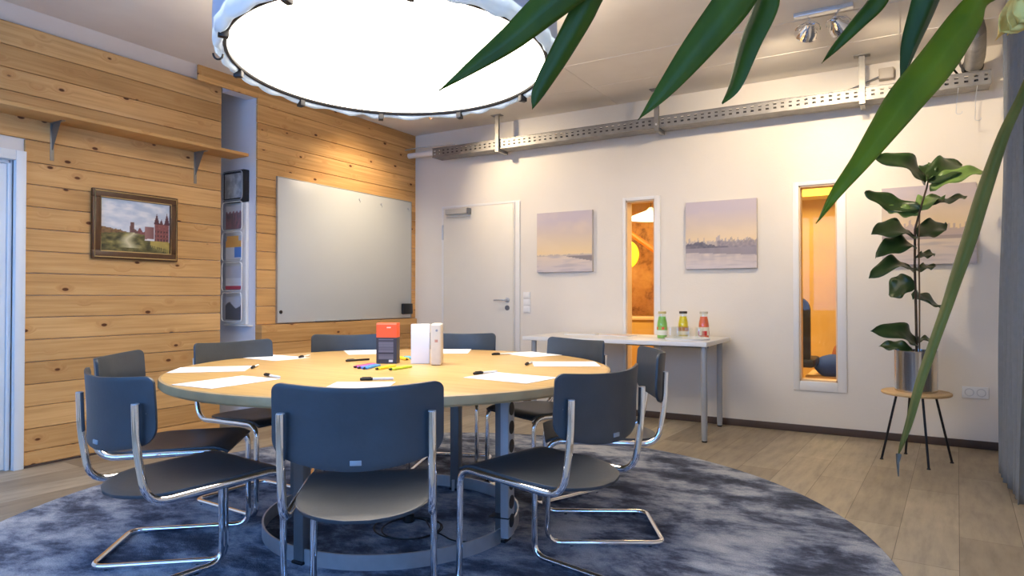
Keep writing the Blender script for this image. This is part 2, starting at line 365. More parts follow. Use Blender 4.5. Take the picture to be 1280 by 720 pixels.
# back wall with two openings for the interior windows
W = [(-2.205, -1.93, 0.415, 1.99), (-0.715, -0.435, 0.415, 2.005)]
wb = MB()
xs = [-5.6, W[0][0], W[0][1], W[1][0], W[1][1], XR + 0.15]
for i in range(5):
    if i % 2 == 0: wb.box(xs[i], xs[i + 1], YB, YB + 0.12, 0, H)
    else:
        w = W[i // 2]; wb.box(xs[i], xs[i + 1], YB, YB + 0.12, 0, w[2]); wb.box(xs[i], xs[i + 1], YB, YB + 0.12, w[3], H)
bmesh.ops.remove_doubles(wb.b, verts=wb.b.verts, dist=1e-5)
struct(wb.build('wall_back', M_wall, smooth=False))
M_reveal = plain('orange_lit_window_lining', rgb(226, 196, 160), 0.5)  # orange light of the room beyond is put into the lining colour
for i, (x0, x1, z0, z1) in enumerate(W):
    f = MB(); a = 0.028 if i == 0 else 0.045; bR = 0.055 if i == 0 else 0.065; d = 0.014
    f.box(x0 - a, x0, YB - d, YB, z0 - 0.075, z1 + 0.03, 0.003); f.box(x1, x1 + bR, YB - d, YB, z0 - 0.075, z1 + 0.03, 0.003)
    f.box(x0, x1, YB - d, YB, z1, z1 + 0.03, 0.003); f.box(x0, x1, YB - d, YB, z0 - 0.075, z0, 0.003)
    wf = struct(f.build('window_%d' % (i + 1), M_frame))
    l = MB(); e = 0.012
    l.box(x0, x0 + e, YB, YB + 0.12, z0, z1); l.box(x1 - e, x1, YB, YB + 0.12, z0, z1); l.box(x0, x1, YB, YB + 0.12, z0, z0 + e); l.box(x0, x1, YB, YB + 0.12, z1 - e, z1)
    l.build('window_lining', M_reveal, wf, smooth=False)
    MB().box(x0 + e, x1 - e, YB + 0.075, YB + 0.081, z0 + e, z1 - e).build('pane', M_pane, wf, smooth=False)
ry_ = Matrix.Rotation(R(90), 4, 'X')
# left wall, alcove return, board wall behind
struct(MB().box(-4.99, XL - 0.02, YF, 0.95, 0, H).box(-4.99, XL - 0.02, 0.95, 2.0, 2.0, H).box(-4.99, XL - 0.02, 2.0, 3.48, 0, H).build('wall_left', M_ceil, smooth=False))
struct(MB().box(-5.45, X2 - 0.022, YN, YN + 0.1, 0, H).box(-5.5, -5.4, 3.3, YN, 0, H).box(-5.4, -4.99, 3.3, 3.36, 0, H).build('wall_niche', M_wallL, smooth=False))
struct(MB().box(X2 - 0.10, X2 - 0.022, YN + 0.1, YB, 0, H).build('wall_alcove', M_wall, smooth=False))
# planks: real boards with chamfered grooves
def boards(name, mat, x0, x1, y0, y1, zs, holes=()):
    b = MB()
    for za, zb in zip(zs, zs[1:]):
        b.box(x0, x1, y0, y1, za + 0.0018, zb - 0.0018, 0.0025, seg=1)
    return b.build(name, mat, smooth=False)
zs = [0.012] + [round(-0.041 + 0.1437 * k, 4) for k in range(1, 20)] + [2.84]
b = MB()
for za, zb in zip(zs, zs[1:]):
    y0 = 2.055
    if za >= 2.02: b.box(XL - 0.02, XL, 0.4, 3.475, za + .0018, zb - .0018, .003, seg=1)
    elif zb > 2.03: b.box(XL - 0.02, XL, 2.055, 3.475, za + .0018, zb - .0018, .003, seg=1)
    else: b.box(XL - 0.02, XL, 2.055, 3.475, za + .0018, zb - .0018, .003, seg=1)
struct(b.build('trim_2', M_boardL, smooth=False))
zr = [0.86 - 0.1565 * k for k in range(5, -1, -1)]; zr[0] = 0.012
zr2 = [0.86 + 0.1565 * k for k in range(0, 13)] + [H]
b = MB()
for za, zb in zip(zr, zr[1:]): b.box(X2 - 0.02, -4.635, YN - 0.0, 5.785, za + .0018, zb - .0018, .003, seg=1)
for za, zb in zip(zr2, zr2[1:]): b.box(X2 - 0.02, X2, YN, YB, za + .0018, zb - .0018, .003, seg=1)
struct(b.build('trim_3', M_boardR, smooth=False))
# header over the niche: plaster box faced with one board
struct(MB().box(XL, X2 - 0.022, 3.482, YN, 2.792, H).build('trim_4', M_wallL, smooth=False))
struct(MB().box(X2 - 0.02, X2, 3.17, YN, 2.79, H, 0.002, seg=1).build('trim_5', M_boardR, smooth=False))
struct(MB().prism([(-4.862, 2.842), (-4.715, 2.9099), (-4.862, 2.9099)], -3.48, 1.7, M=ry_).build('trim_7', M_ceil, smooth=False))
struct(MB().box(XL, XL + 0.004, 2.055, 3.475, 0, 0.012).build('floor_gap_left', M_base, smooth=False))  # dark strip painted in for the shaded gap under the boards
struct(MB().box(-3.30, XR, YB - 0.014, YB, 0, 0.058, 0.003).build('baseboard_back', M_base))
struct(MB().box(X2 + 0.065, -4.42, YB - 0.014, YB, 0, 0.058, 0.003).build('baseboard_corner', M_base))
# wall with windows on the right of the camera and behind it (both out of view)
def win_wall(name, horiz, c, a0, a1, wins):
    b = MB(); t = 0.15
    def bb(u0, u1, z0, z1):
        if horiz: b.box(u0, u1, c - t, c, z0, z1)
        else: b.box(c, c + t, u0, u1, z0, z1)
    p = a0
    for (u0, u1, z0, z1) in wins:
        bb(p, u0, 0, H); bb(u0, u1, 0, z0); bb(u0, u1, z1, H); p = u1
        um = (u0 + u1) / 2
        bb(um - .03, um + .03, z0, z1)
    bb(p, a1, 0, H)
    return struct(b.build(name, M_wall, smooth=False))
WR = [(-1.2, 0.5, 0.75, 2.55)]
WF = [(-4.3, -2.6, 0.85, 2.6), (-2.3, -0.6, 0.85, 2.6)]
win_wall('wall_right', False, XR, YF, YB + .12, WR)
win_wall('wall_front', True, YF, -4.99, XR, WF)

# left door
dj = MB()
dj.box(XL - 0.13, XL + 0.018, 2.0, 2.058, 0, 2.03, 0.004).box(XL - 0.13, XL + 0.018, 0.92, 0.978, 0, 2.03, 0.004).box(XL - 0.13, XL + 0.018, 0.978, 2.0, 1.968, 2.03, 0.004)
dj.box(XL - 0.115, XL - 0.03, 1.975, 2.0, 0, 1.968, 0.003).box(XL - 0.115, XL - 0.03, .978, 1.99, 1.945, 1.968, 0.003)
d1 = struct(dj.build('door_1', M_doorL))
MB().box(XL - 0.085, XL - 0.045, 0.98, 1.974, 0.008, 1.944, 0.003).build('door_leaf', M_doorL, d1)
# back door, flush and white
fx0, fx1 = -4.30, -3.415
dd = MB()
dd.box(fx1, fx1 + 0.012, YB - 0.012, YB, 0, 2.07, 0.002).box(fx1 + 0.022, fx1 + 0.075, YB - 0.018, YB, 0, 2.075, 0.003)
dd.box(fx0 - 0.03, fx1 + 0.075, YB - 0.006, YB, 2.062, 2.085, 0.001).box(fx0 - 0.03, fx0 - 0.005, YB - 0.006, YB, 0, 2.062, 0.001)
d2 = struct(dd.build('door_2', M_frame))
MB().box(fx0, fx1 - 0.004, YB - 0.012, YB - 0.001, 0.006, 2.058, 0.002).build('door_leaf', M_door, d2)
MB().tube([(fx0 - 0.012, YB - 0.016, 1.72), (fx0 - 0.012, YB - 0.016, 1.88)], 0.010, 12).build('hinge', M_steel, d2)
MB().tube([(fx0 - 0.012, YB - 0.016, 0.22), (fx0 - 0.012, YB - 0.016, 0.38)], 0.010, 12).build('hinge', M_steel, d2)
cl = MB().box(-4.24, -3.96, YB - 0.07, YB - 0.012, 1.985, 2.04, 0.006)
c_ = cl.build('door_closer', plain('cream_closer', rgb(196, 190, 176), 0.4), d2)
MB().box(-3.958, -3.935, YB - 0.07, YB - 0.012, 1.98, 2.042, 0.004).build('closer_cap', M_darksteel, c_)
MB().box(-4.24, -3.93, YB - 0.05, YB - 0.03, 1.955, 1.963, 0.002).build('closer_arm', M_steel, c_)
ry = Matrix.Rotation(R(90), 4, 'X')
hn = MB(); hn.lathe([(0, 0), (0.026, 0), (0.026, 0.008), (0.022, 0.011), (0, 0.011)], seg=24, M=Matrix.Translation((-3.488, YB - 0.012, 1.065)) @ ry)
hn.tube(bend([(-3.488, YB - 0.02, 1.065), (-3.488, YB - 0.065, 1.065), (-3.62, YB - 0.065, 1.065)], 0.015), 0.009, 10)
hn.build('door_handle', M_steel, d2)
MB().lathe([(0, 0), (0.026, 0), (0.026, 0.008), (0, 0.009)], seg=24, M=Matrix.Translation((-3.488, YB - 0.012, 0.985)) @ ry).build('keyhole_rose', M_darksteel, d2)

# three wall switches stacked
for k, (zz, lb) in enumerate(((1.113, 'topmost of three white square light switches right of the white door'), (1.042, 'middle of three white square light switches right of the white door'), (0.971, 'lowest of three white square light switches right of the white door'))):
    s = thing('light_switch', lb, 'light switch', (-3.262, YB - 0.001, zz), group='light switches by the door')
    MB().box(-0.04, 0.04, -0.010, 0, -0.0345, 0.0345, 0.003).build('switch_plate', M_white, s)
    MB().box(-0.027, 0.027, -0.015, -0.009, -0.025, 0.025, 0.002).build('rocker', M_white, s)
so = thing('wall_socket', 'white double power socket low on the white wall beside the curtain', 'power socket', (0.46, YB - 0.001, 0.405))
MB().box(-0.08, 0.08, -0.012, 0, -0.042, 0.042, 0.004).build('socket_plate', M_white, so)
for sx in (-0.036, 0.036):
    q = MB(); Mx = Matrix.Translation((sx, -0.012, 0)) @ ry
    q.lathe([(0.029, 0.0), (0.029, 0.003), (0.024, 0.003), (0.022, -0.004), (0, -0.004)], seg=28, M=Mx)
    qq = q.build('socket_insert', plain('socket_grey', rgb(206, 206, 206), 0.4), so)
    hq = MB()
    for hx in (-0.009, 0.009): hq.lathe([(0, 0), (0.003, 0), (0.003, 0.001), (0, 0.001)], seg=10, M=Matrix.Translation((sx + hx, -0.0085, 0)) @ ry)
    hq.build('pin_hole', M_black, qq)

# ------------------------------------------------------------------ room beyond the windows
M_ochre = plain('ochre_board_wall', rgb(200, 158, 78), 0.7, var=0.10, vscale=3.5, bump=0.1)
def osb():
    m, t, p = nt('patterned_ochre_wall')
    v = coords(t, scale=(1, 1, 1)); n = N(t, 'ShaderNodeTexNoise'); n.inputs['Scale'].default_value = 5; n.inputs['Detail'].default_value = 8; n.inputs['Roughness'].default_value = 0.7; L(t, v, n.inputs['Vector'])
    r = ramp(t, [(0.35, rgb(134, 88, 40)), (0.46, rgb(196, 140, 72)), (0.6, rgb(212, 160, 88)), (0.75, rgb(226, 182, 118))]); L(t, n.outputs['Fac'], r.inputs['Fac']); L(t, r.outputs['Color'], p.inputs['Base Color']); p.inputs['Roughness'].default_value = 0.7
    return m
struct(MB().box(-4.2, 1.2, YB + 0.12, 8.9, -0.1, 0).build('floor_beyond', plain('pale_wood_floor_beyond', rgb(206, 168, 124), 0.5, var=0.08)))
struct(MB().box(-4.2, 1.2, YB + 0.12, 8.9, 2.6, 2.7).build('ceiling_beyond', plain('yellow_ceiling_beyond', rgb(226, 206, 96), 0.8)))
struct(MB().box(-2.4, 1.2, 7.9, 8.0, 0, 2.6).build('wall_beyond', M_ochre, smooth=False))
struct(MB().box(1.1, 1.2, YB + .12, 7.9, 0, 2.6).build('wall_beyond_right', M_ochre, smooth=False))
struct(MB().box(-2.5, -2.4, 7.9, 8.9, 0, 2.6).build('wall_beyond_middle', M_ochre, smooth=False))
struct(MB().box(-4.2, -2.5, 8.8, 8.9, 0, 2.6).build('wall_beyond_back', M_ochre, smooth=False))
struct(MB().box(-4.2, -4.1, YB + .12, 8.9, 0, 2.6).build('wall_beyond_left', M_ochre, smooth=False))
struct(MB().box(-4.1, -2.5, 8.76, 8.8, 0, 2.28).build('wall_beyond_patterned', osb(), smooth=False))
struct(MB().box(-2.38, 1.08, 7.6, 7.9, 2.16, 2.6).build('trim_6', plain('yellow_soffit', rgb(232, 208, 84), 0.7)))
pl = thing('pendant_lamp', 'white round pendant lamp glowing in the ochre room seen through the left interior window', 'pendant lamp', (-2.71, 8.05, 2.065))
MB().lathe([(0.02, 0.16), (0.06, 0.12), (0.24, 0.05), (0.30, 0.0), (0.29, 0.0), (0.22, 0.045), (0.03, 0.11)], seg=40).build('lamp_shade', plain('white_enamel', rgb(230, 228, 220), 0.4), pl)
MB().lathe([(0, 0.01), (0.28, 0.01)], seg=40).build('diffuser', emis('pendant_glow', (1, 0.93, 0.8, 1), 3.0), pl)
MB().tube([(0, 0, 0.15), (0, 0, 0.55)], 0.004, 8).build('cable', M_black, pl)
ys = MB().lathe([(0, -0.012), (0.19, -0.012), (0.19, 0.012), (0, 0.012)], seg=48, M=Matrix.Translation((-3.06, 8.05, 1.64)) @ ry)
yo = tag(ys.build('yellow_disc', emis('glowing_yellow', (1.0, 0.78, 0.02, 1), 0.9)), 'bright yellow round disc seen through the left interior window', 'disc')  # the disc's glow is put into its material; it is no lamp
tag(MB().tube([(-3.3, 8.3, 2.10), (-2.52, 8.3, 1.535)], 0.035, 8).build('orange_beam', plain('orange_paint', rgb(226, 130, 30), 0.5)), 'slanted orange beam in the room beyond the left interior window', 'beam')
sb = thing('sideboard', 'low ochre wooden sideboard in the room beyond the left interior window', 'sideboard', (-3.32, 8.40, 0))
MB().box(-0.75, 0.75, -0.25, 0.3, 0.0, 0.80, 0.01).build('cabinet_body', M_ochre, sb)
MB().box(-0.78, 0.78, -0.28, 0.3, 0.80, 0.84, 0.008).build('worktop', plain('pale_counter', rgb(224, 196, 150), 0.5), sb)
for k in range(3): MB().box(-0.72 + 0.49 * k, -0.26 + 0.49 * k, -0.268, -0.25, 0.11, 0.77, 0.004).build('cabinet_door', M_ochre, sb)
# dark jacket on a chair + blue cushion behind the right window
ch = thing('dark_office_chair', 'dark tall-backed chair standing behind the right interior window', 'chair', (-0.905, 6.6, 0))
bk = MB(); bk.prism(rrect(0.38, 0.66, 0.12), -0.03, 0.03, M=Matrix.Translation((0, 0, 0.77)) @ Matrix.Rotation(R(90), 4, 'X')); bk.build('backrest', M_black, ch)
MB().box(-0.23, 0.23, -0.05, 0.42, 0.45, 0.53, 0.03).build('seat', M_black, ch)
MB().tube([(0, 0.18, 0.06), (0, 0.18, 0.46)], 0.03, 12).build('post', M_blackm, ch)
MB().tube(bend([(0, 0.20, 0.46), (0, 0.03, 0.5), (0, 0.05, 0.72)], .06), 0.025, 10).build('back_support', M_blackm, ch)
fb = MB()
for k in range(5):
    a = k * 2 * PI / 5; fb.tube([(0, 0.18, 0.08), (0.28 * math.cos(a), 0.18 + 0.28 * math.sin(a), 0.035)], 0.018, 8)
    fb.lathe([(0, 0), (0.025, 0.005), (0.025, 0.04), (0, 0.05)], c=(0.28 * math.cos(a), 0.18 + 0.28 * math.sin(a), 0), seg=12)
fb.build('star_base', M_blackm, ch)
def cushion(name, c, s, mat, lb, rot=0):
    b = bmesh.new(); bmesh.ops.create_uvsphere(b, u_segments=28, v_segments=16, radius=1)
    for v in b.verts:
        x, y, z = v.co; e = 0.45
        v.co = Vector((math.copysign(abs(x) ** e, x) * s[0] * (1 - .15 * abs(z)), math.copysign(abs(y) ** e, y) * s[1], z * s[2] * (1 + 0.25 * noise.noise(Vector((x * 2, y * 2, 1))))))
    m = MB(); m.b.free(); m.b = b
    return tag(m.build(name, mat, loc=c, rot=rot), lb, 'cushion')
bn = thing('low_bench', 'low pale wooden bench under the cushions beyond the right interior window', 'bench', (-0.35, 7.25, 0))
MB().box(-0.45, 0.45, -0.3, 0.3, 0.30, 0.34, 0.008).build('seat', M_stool, bn)
for sx in (-0.4, 0.4):
    for sy in (-0.25, 0.25): MB().box(sx - .025, sx + .025, sy - .025, sy + .025, 0, 0.30, .004).build('leg', M_stool, bn)
cushion('floor_cushion', (-0.50, 7.08, 0.435), (0.24, 0.2, 0.10), plain('navy_blue_cloth', rgb(44, 70, 130), 0.9), 'blue cushion lying at the bottom of the right interior window')
cushion('floor_cushion', (-0.44, 7.38, 0.50), (0.16, 0.10, 0.16), plain('rust_brown_cloth', rgb(150, 86, 40), 0.9), 'rust brown cushion propped behind the blue cushion in the right window', 0.3)

# ------------------------------------------------------------------ rug
rg = MB(); rc = (-2.01, 2.585); n = 180
prof = []
rg.lathe([(0, 0.001), (2.045, 0.001), (2.056, 0.006), (2.05, 0.013), (2.03, 0.016), (1.0, 0.016), (0, 0.016)], seg=n)
tag(rg.build('round_rug', M_rug, loc=(rc[0], rc[1], 0)), 'large round mottled blue-grey pile rug under the meeting table', 'rug')
RUG = 0.016

# ------------------------------------------------------------------ round table
TC = (-2.2, 2.59); TR = 1.07; TH = 0.75
tb = thing('round_meeting_table', 'large round maple-topped meeting table with steel ring base', 'table', (TC[0], TC[1], 0))
MB().lathe([(0, TH - 0.006), (TR - 0.012, TH - 0.006), (TR - 0.012, TH - 0.002), (TR - 0.016, TH), (0, TH)], seg=128).build('table_top', M_top, tb)
MB().lathe([(TR - 0.012, TH - 0.001), (TR - 0.003, TH - 0.004), (TR, TH - 0.012), (TR, TH - 0.034), (TR - 0.006, TH - 0.042), (TR - 0.03, TH - 0.045), (0, TH - 0.045), (0, TH - 0.007), (TR - 0.012, TH - 0.007)], seg=128, close=False).build('table_edge', M_edge, tb)
RC = (0.07, -0.10); RR = 0.605
MB().lathe([(RR, RUG), (RR, 0.078), (RR - 0.008, 0.078), (RR - 0.008, RUG)], c=(RC[0], RC[1], 0), seg=96, close=True).build('base_ring', M_steel, tb)
for (wx, wy) in ((-1.535, 2.52), (-2.165, 3.055), (-2.115, 1.90), (-2.745, 2.43)):
    lx, ly = wx - TC[0], wy - TC[1]
    a = math.atan2(ly - RC[1], lx - RC[0]); Mx = Matrix.Translation((lx, ly, 0)) @ Matrix.Rotation(a, 4, 'Z')
    lg = MB().box(-0.022, 0.022, -0.027, 0.027, RUG + 0.012, TH - 0.045, 0.003, M=Mx).build('leg', M_darksteel, tb)
    MB().tube([Mx @ Vector((-0.03, 0, RUG)), Mx @ Vector((-0.03, 0, 0.075))], 0.009, 10).build('levelling_foot', M_steel, lg)
    MB().box(-0.03, 0.03, -0.03, 0.03, RUG, RUG + 0.012, 0.003, M=Mx).build('foot_plate', M_blackm, lg)
    MB().box(-0.06, 0.06, -0.04, 0.04, TH - 0.055, TH - 0.045, 0.002, M=Mx).build('mounting_plate', M_blackm, lg)
# tall socket column strapped to the right leg
px_, py_ = -1.515 - TC[0], 2.478 - TC[1]; ca = R(10)
Mx = Matrix.Translation((px_ + 0.012, py_, 0)) @ Matrix.Rotation(ca, 4, 'Z')
pc = MB().box(-0.002, 0.036, -0.034, 0.042, 0.055, TH - 0.05, 0.004, M=Mx).build('socket_column', plain('silver_power_strip', rgb(186, 190, 198), 0.4, 0.3), tb)
for k in range(8):
    z = 0.125 + 0.081 * k
    MB().lathe([(0, 0), (0.029, 0), (0.029, 0.002), (0, 0.002)], seg=28, M=Mx @ Matrix.Translation((0.036, 0.004, z)) @ Matrix.Rotation(R(90), 4, 'Y')).build('socket_hole', M_black, pc)
for z in (0.14, 0.665):
    MB().box(-0.055, 0.038, -0.036, 0.044, z, z + 0.005, M=Mx).build('cable_tie', M_black, pc)

# ------------------------------------------------------------------ chairs
def make_chair():
    root = thing('cantilever_chair', 'dark plywood chair', 'chair')
    a, yr, yf, zr = 0.211, -0.215, 0.262, 0.44; r = 0.0125
    def side(s):
        return [(s * a, -0.25, 0.755), (s * a, -0.245, 0.62), (s * a, yr, zr), (s * a, yf, 0.455), (s * (a + .002), yf + 0.004, r)]
    def rnd(s): return bend(side(s)[0:], [0.05, 0.065, 0.065, 0.06], 6)
    P = [Vector(q) for q in side(-1)] + [Vector((-a, yr - 0.025, r)), Vector((a, yr - 0.025, r))] + [Vector(q) for q in reversed(side(1))]
    pts = bend(P, [0.05, 0.075, 0.065, 0.06, 0.055, 0.055, 0.06, 0.065, 0.075, 0.05], 6)
    fr = MB().tube(pts, r, 12).build('frame', M_chrome, root)
    for s in (-1, 1): MB().lathe([(0, 0), (0.0115, 0), (0.0115, 0.003), (0, 0.004)], c=(s * a, -0.25, 0.7545), seg=16).build('end_cap', M_steel, fr)
    for s in (-1, 1):
        for y in (0.16, -0.18): MB().lathe([(0, -0.0005), (0.009, -0.0005), (0.008, 0.004), (0, 0.004)], c=(s * a, y, 0.0), seg=12).build('floor_glide', M_black, fr)
    # seat: straight front, half round rear, slightly dished with a rolled front
    ny, nx = 26, 20; y1, y0 = 0.275, -0.245; b = bmesh.new(); g = []
    def halfw(y):
        yy = -0.02
        if y >= yy: return 0.208 - 0.004 * (y - yy)
        u = (yy - y) / (yy - y0); return 0.208 * math.sqrt(max(0.0, 1 - u ** 2.3)) ** 0.92
    for j in range(ny + 1):
        v = j / ny; y = y0 + (y1 - y0) * (v ** 1.35 if v < 1 else 1)
        hw = max(halfw(y), 0.035 if j == 0 else 0)
        row = []
        for i in range(nx + 1):
            u = -1 + 2 * i / nx; x = u * hw
            z = 0.462 + 0.012 * ((y + 0.2) / 0.48) - 0.016 * (1 - (x / 0.21) ** 2) * math.sin(PI * min(1, max(0, (y + 0.21) / 0.42))) 
            z -= 0.022 * max(0, (y - 0.20) / 0.075) ** 2
            z -= 0.012 * max(0, (-0.08 - y) / 0.16) ** 1.3
            row.append(b.verts.new((x, y, z)))
        g.append(row)
    for j in range(ny):
        for i in range(nx): b.faces.new((g[j][i], g[j][i + 1], g[j + 1][i + 1], g[j + 1][i]))
    m = MB(); m.b.free(); m.b = b; so_ = m.build('seat', M_chair, root)
    sm_ = so_.modifiers.new('thick', 'SOLIDIFY'); sm_.thickness = 0.011; sm_.offset = -1
    bv = so_.modifiers.new('round', 'BEVEL'); bv.width = 0.003; bv.segments = 2; bv.limit_method = 'ANGLE'; bv.angle_limit = R(50)
    # backrest: bent panel with rounded corners and a bowed lower edge
    b = bmesh.new(); g = []; nx, nz = 40, 14; hw = 0.240
    for i in range(nx + 1):
        u = math.sin((-1 + 2 * i / nx) * PI / 2); x = u * hw
        top = 0.829 + 0.012 * abs(u) ** 1.6; bot = 0.594 + 0.042 * abs(u) ** 2.0
        e = max(0, (abs(x) - (hw - 0.028)) / 0.028); q = math.sqrt(max(0, 1 - e * e)); 
        top -= 0.028 * (1 - q); 
        e2 = max(0, (abs(x) - (hw - 0.04)) / 0.04); bot += 0.045 * (1 - math.sqrt(max(0, 1 - e2 * e2)))
        row = []
        for k in range(nz + 1):
            z = bot + (top - bot) * k / nz
            y = -0.280 + 0.072 * abs(u) ** 2.0 + (0.0 if z < 0.7 else -0.10 * (z - 0.7) ** 1.2)
            row.append(b.verts.new((x, y + 0.012, z)))
        g.append(row)
    for i in range(nx):
        for k in range(nz): b.faces.new((g[i][k], g[i + 1][k], g[i + 1][k + 1], g[i][k + 1]))
    m = MB(); m.b.free(); m.b = b; bo = m.build('backrest', M_chair, root)
    sm_ = bo.modifiers.new('thick', 'SOLIDIFY'); sm_.thickness = 0.010; sm_.offset = 1
    bv = bo.modifiers.new('round', 'BEVEL'); bv.width = 0.003; bv.segments = 2; bv.limit_method = 'ANGLE'; bv.angle_limit = R(50)
    MB().box(-0.016, 0.016, -0.2812, -0.2765, 0.612, 0.626, 0.001).build('maker_plate', M_greyplas, bo)
    for s in (-1, 1):
        MB().lathe([(0, 0), (0.007, 0), (0.006, 0.003), (0, 0.004)], seg=14, M=Matrix.Translation((s * 0.211, -0.2215, 0.725)) @ Matrix.Rotation(R(-90), 4, 'X')).build('screw', M_steel, bo)
    return root
CH = [
 (-1.479, 1.592, 36.8, 'dark plywood chair seen from behind nearest the camera, front and centre'),
 (-2.190, 1.425, -6.7, 'dark chair nearest the left foreground, its bluish back in front of another chair'),
 (-2.722, 1.729, -49.6, 'dark chair half hidden behind the left foreground chair, facing right'),
 (-1.100, 2.154, 78.1, 'dark chair at the right front of the round table, turned half away'),
 (-1.206, 2.883, 119.4, 'dark chair at the right edge of the table, behind the right front one'),
 (-1.725, 3.317, 157.1, 'dark chair at the far right of the round table, before the white side table'),
 (-2.966, 2.367, -91.8, 'dark chair at the left of the table in front of the white organizer niche'),
]
chair = make_chair()
def fwd(th): return Vector((-math.sin(th), math.cos(th)))
CFW = (-0.5075, 0.8616); CRR = (0.8616, 0.5075)
def camxy(x, z): return (CRR[0] * x + CFW[0] * z, CRR[1] * x + CFW[1] * z)
for (cx, cz, th, lb) in ((-0.345, 4.5, 202, 'dark chair at the far side of the table right of the white upright book'), (-1.07, 4.37, 222, 'dark chair at the far side of the table behind the orange box, under the whiteboard')):
    p = camxy(cx, cz); f = fwd(R(th)); CH.append((p[0] + f.x * .25, p[1] + f.y * .25, th, lb))
for i, (x, y, th, lb) in enumerate(CH):
    c = chair if i == 0 else copy_tree(chair)
    c.location = (x, y, RUG + 0.0006); c.rotation_euler = (0, 0, R(th)); tag(c, lb, 'chair', 'cantilever chairs around the round table')

# ------------------------------------------------------------------ things on the table
PZ = TH + 0.0006
papers = [
 (-2.857, 2.005, 43, 'white paper sheet at the leftmost seat of the table', .335, .24),
 (-2.38, 1.745, 92, 'white paper sheet on the table before the left foreground chair', .335, .24),
 (-3.09, 2.569, -4, 'white paper sheet at the far left, before the chair by the niche', .335, .23),
 (-2.912, 3.116, -40, 'white paper sheet partly behind the orange box', .32, .23),
 (-1.80, 1.88, 120, 'white paper sheet showing above the back of the front chair', .34, .24),
 (-2.48, 3.45, -60, 'white paper sheet partly behind the white upright book', .32, .23),
 (-1.932, 3.509, -25, 'white paper sheet before the far right chair by the side table', .31, .23),
 (-1.502, 3.096, 31, 'white paper sheet at the right rim of the table, seen edge-on', .335, .24),
 (-1.45, 2.454, -6, 'white paper sheet before the right front chair', .335, .24)]
for (x, y, a, lb, l, w) in papers:
    tag(MB().box(-l / 2, l / 2, -w / 2, w / 2, 0, 0.0012).build('paper_sheet', M_paper, loc=(x, y, PZ), rot=R(a), smooth=False), lb, 'paper', 'paper sheets at the seats')
pens = [
 ((-1.94, 2.048), (-1.829, 2.145), 'pen lying above the paper of the front chair'),
 ((-2.41, 1.95), (-2.275, 1.92), 'pen on the right corner of the paper before the left foreground chair'),
 ((-2.935, 2.61), (-2.99, 2.74), 'pen beside the far left paper sheet'),
 ((-2.70, 2.11), (-2.79, 2.22), 'pen at the end of the leftmost paper sheet'),
 ((-2.565, 2.60), (-2.512, 2.74), 'thin dark pen lying left of the orange box'),
 ((-2.10, 3.33), (-2.03, 3.45), 'pen beside the paper before the far right chair'),
 ((-1.645, 2.455), (-1.60, 2.60), 'pen lying left of the paper before the right front chair'),
 ((-1.64, 2.92), (-1.675, 3.05), 'pen at the left end of the paper by the right rim')]
for (a, b_, lb) in pens:
    d = Vector((b_[0] - a[0], b_[1] - a[1])); l = 0.138; ang = math.atan2(d.y, d.x)
    t = thing('pen', lb[0:1].upper() and ('black-capped white ' + lb if not lb.startswith('thin') else lb), 'pen', (a[0], a[1], PZ + (0.0012 if 'corner' in lb else 0)), ang, 'pens at the seats')
    thin = lb.startswith('thin')
    MB().tube([(0.045, 0, 0.006), (l - 0.006, 0, 0.006), (l, 0, 0.006)], [0.0055, 0.0055, 0.004], 10).build('barrel', M_blackm if thin else M_white, t)
    MB().tube([(0, 0, 0.0065), (0.004, 0, 0.0065), (0.052, 0, 0.0065)], [0.005, 0.0063, 0.0063], 10).build('cap', M_black, t)
    MB().box(0.008, 0.046, -0.001, 0.001, 0.012, 0.015, 0.0004).build('clip', M_black, t)
# orange box of markers
ob = thing('product_box', 'upright box with orange top and dark grey text panel on the table', 'box', (-2.33, 2.67, TH), R(26))
def boxpaint(u, v):
    if v > 0.64:
        c = (250, 96, 40) if v < 0.965 else (255, 150, 110)
        if 0.5 < u < 0.72 and 0.88 < v < 0.91: c = (255, 214, 190)
        return c
    if u < 0.04: return (40, 40, 46)
    if 0.10 < u < 0.84 and 0.10 < v < 0.60:
        k = (v * 46) % 1.0
        if abs(v - 0.56) < 0.012 or abs(v - 0.25) < 0.02: return (44, 44, 54)
        return (112, 112, 122) if k < 0.5 else (86, 86, 98)
    if 0.62 < u < 0.82 and 0.03 < v < 0.095: return (226, 226, 228)
    return (50, 50, 58)
bw, bd, bh = 0.108, 0.070, 0.212
MB().box(-bw / 2 + .0008, bw / 2 - .0008, -bd / 2 + 0.001, bd / 2, 0.0005, bh * 0.64, 0.001).build('box_body', plain('charcoal_card', rgb(52, 52, 60), 0.5), ob)
MB().box(-bw / 2, bw / 2, -bd / 2 + 0.001, bd / 2, bh * 0.64, bh, 0.002).build('box_lid', plain('orange_card', rgb(250, 98, 42), 0.45), ob)
MB().box(-bw / 2 - 0.0006, -bw / 2 + 0.0015, -bd / 2 + 0.004, bd / 2 - 0.03, 0.01, bh * 0.64, 0.0004).build('side_stripe', plain('orange_stripe', rgb(250, 110, 50), 0.45), ob)
paint_panel('printed_front', bw, bh - 0.003, 40, 72, boxpaint, M_paint, ob, Matrix.Translation((0, -bd / 2 + 0.0002, bh / 2)))
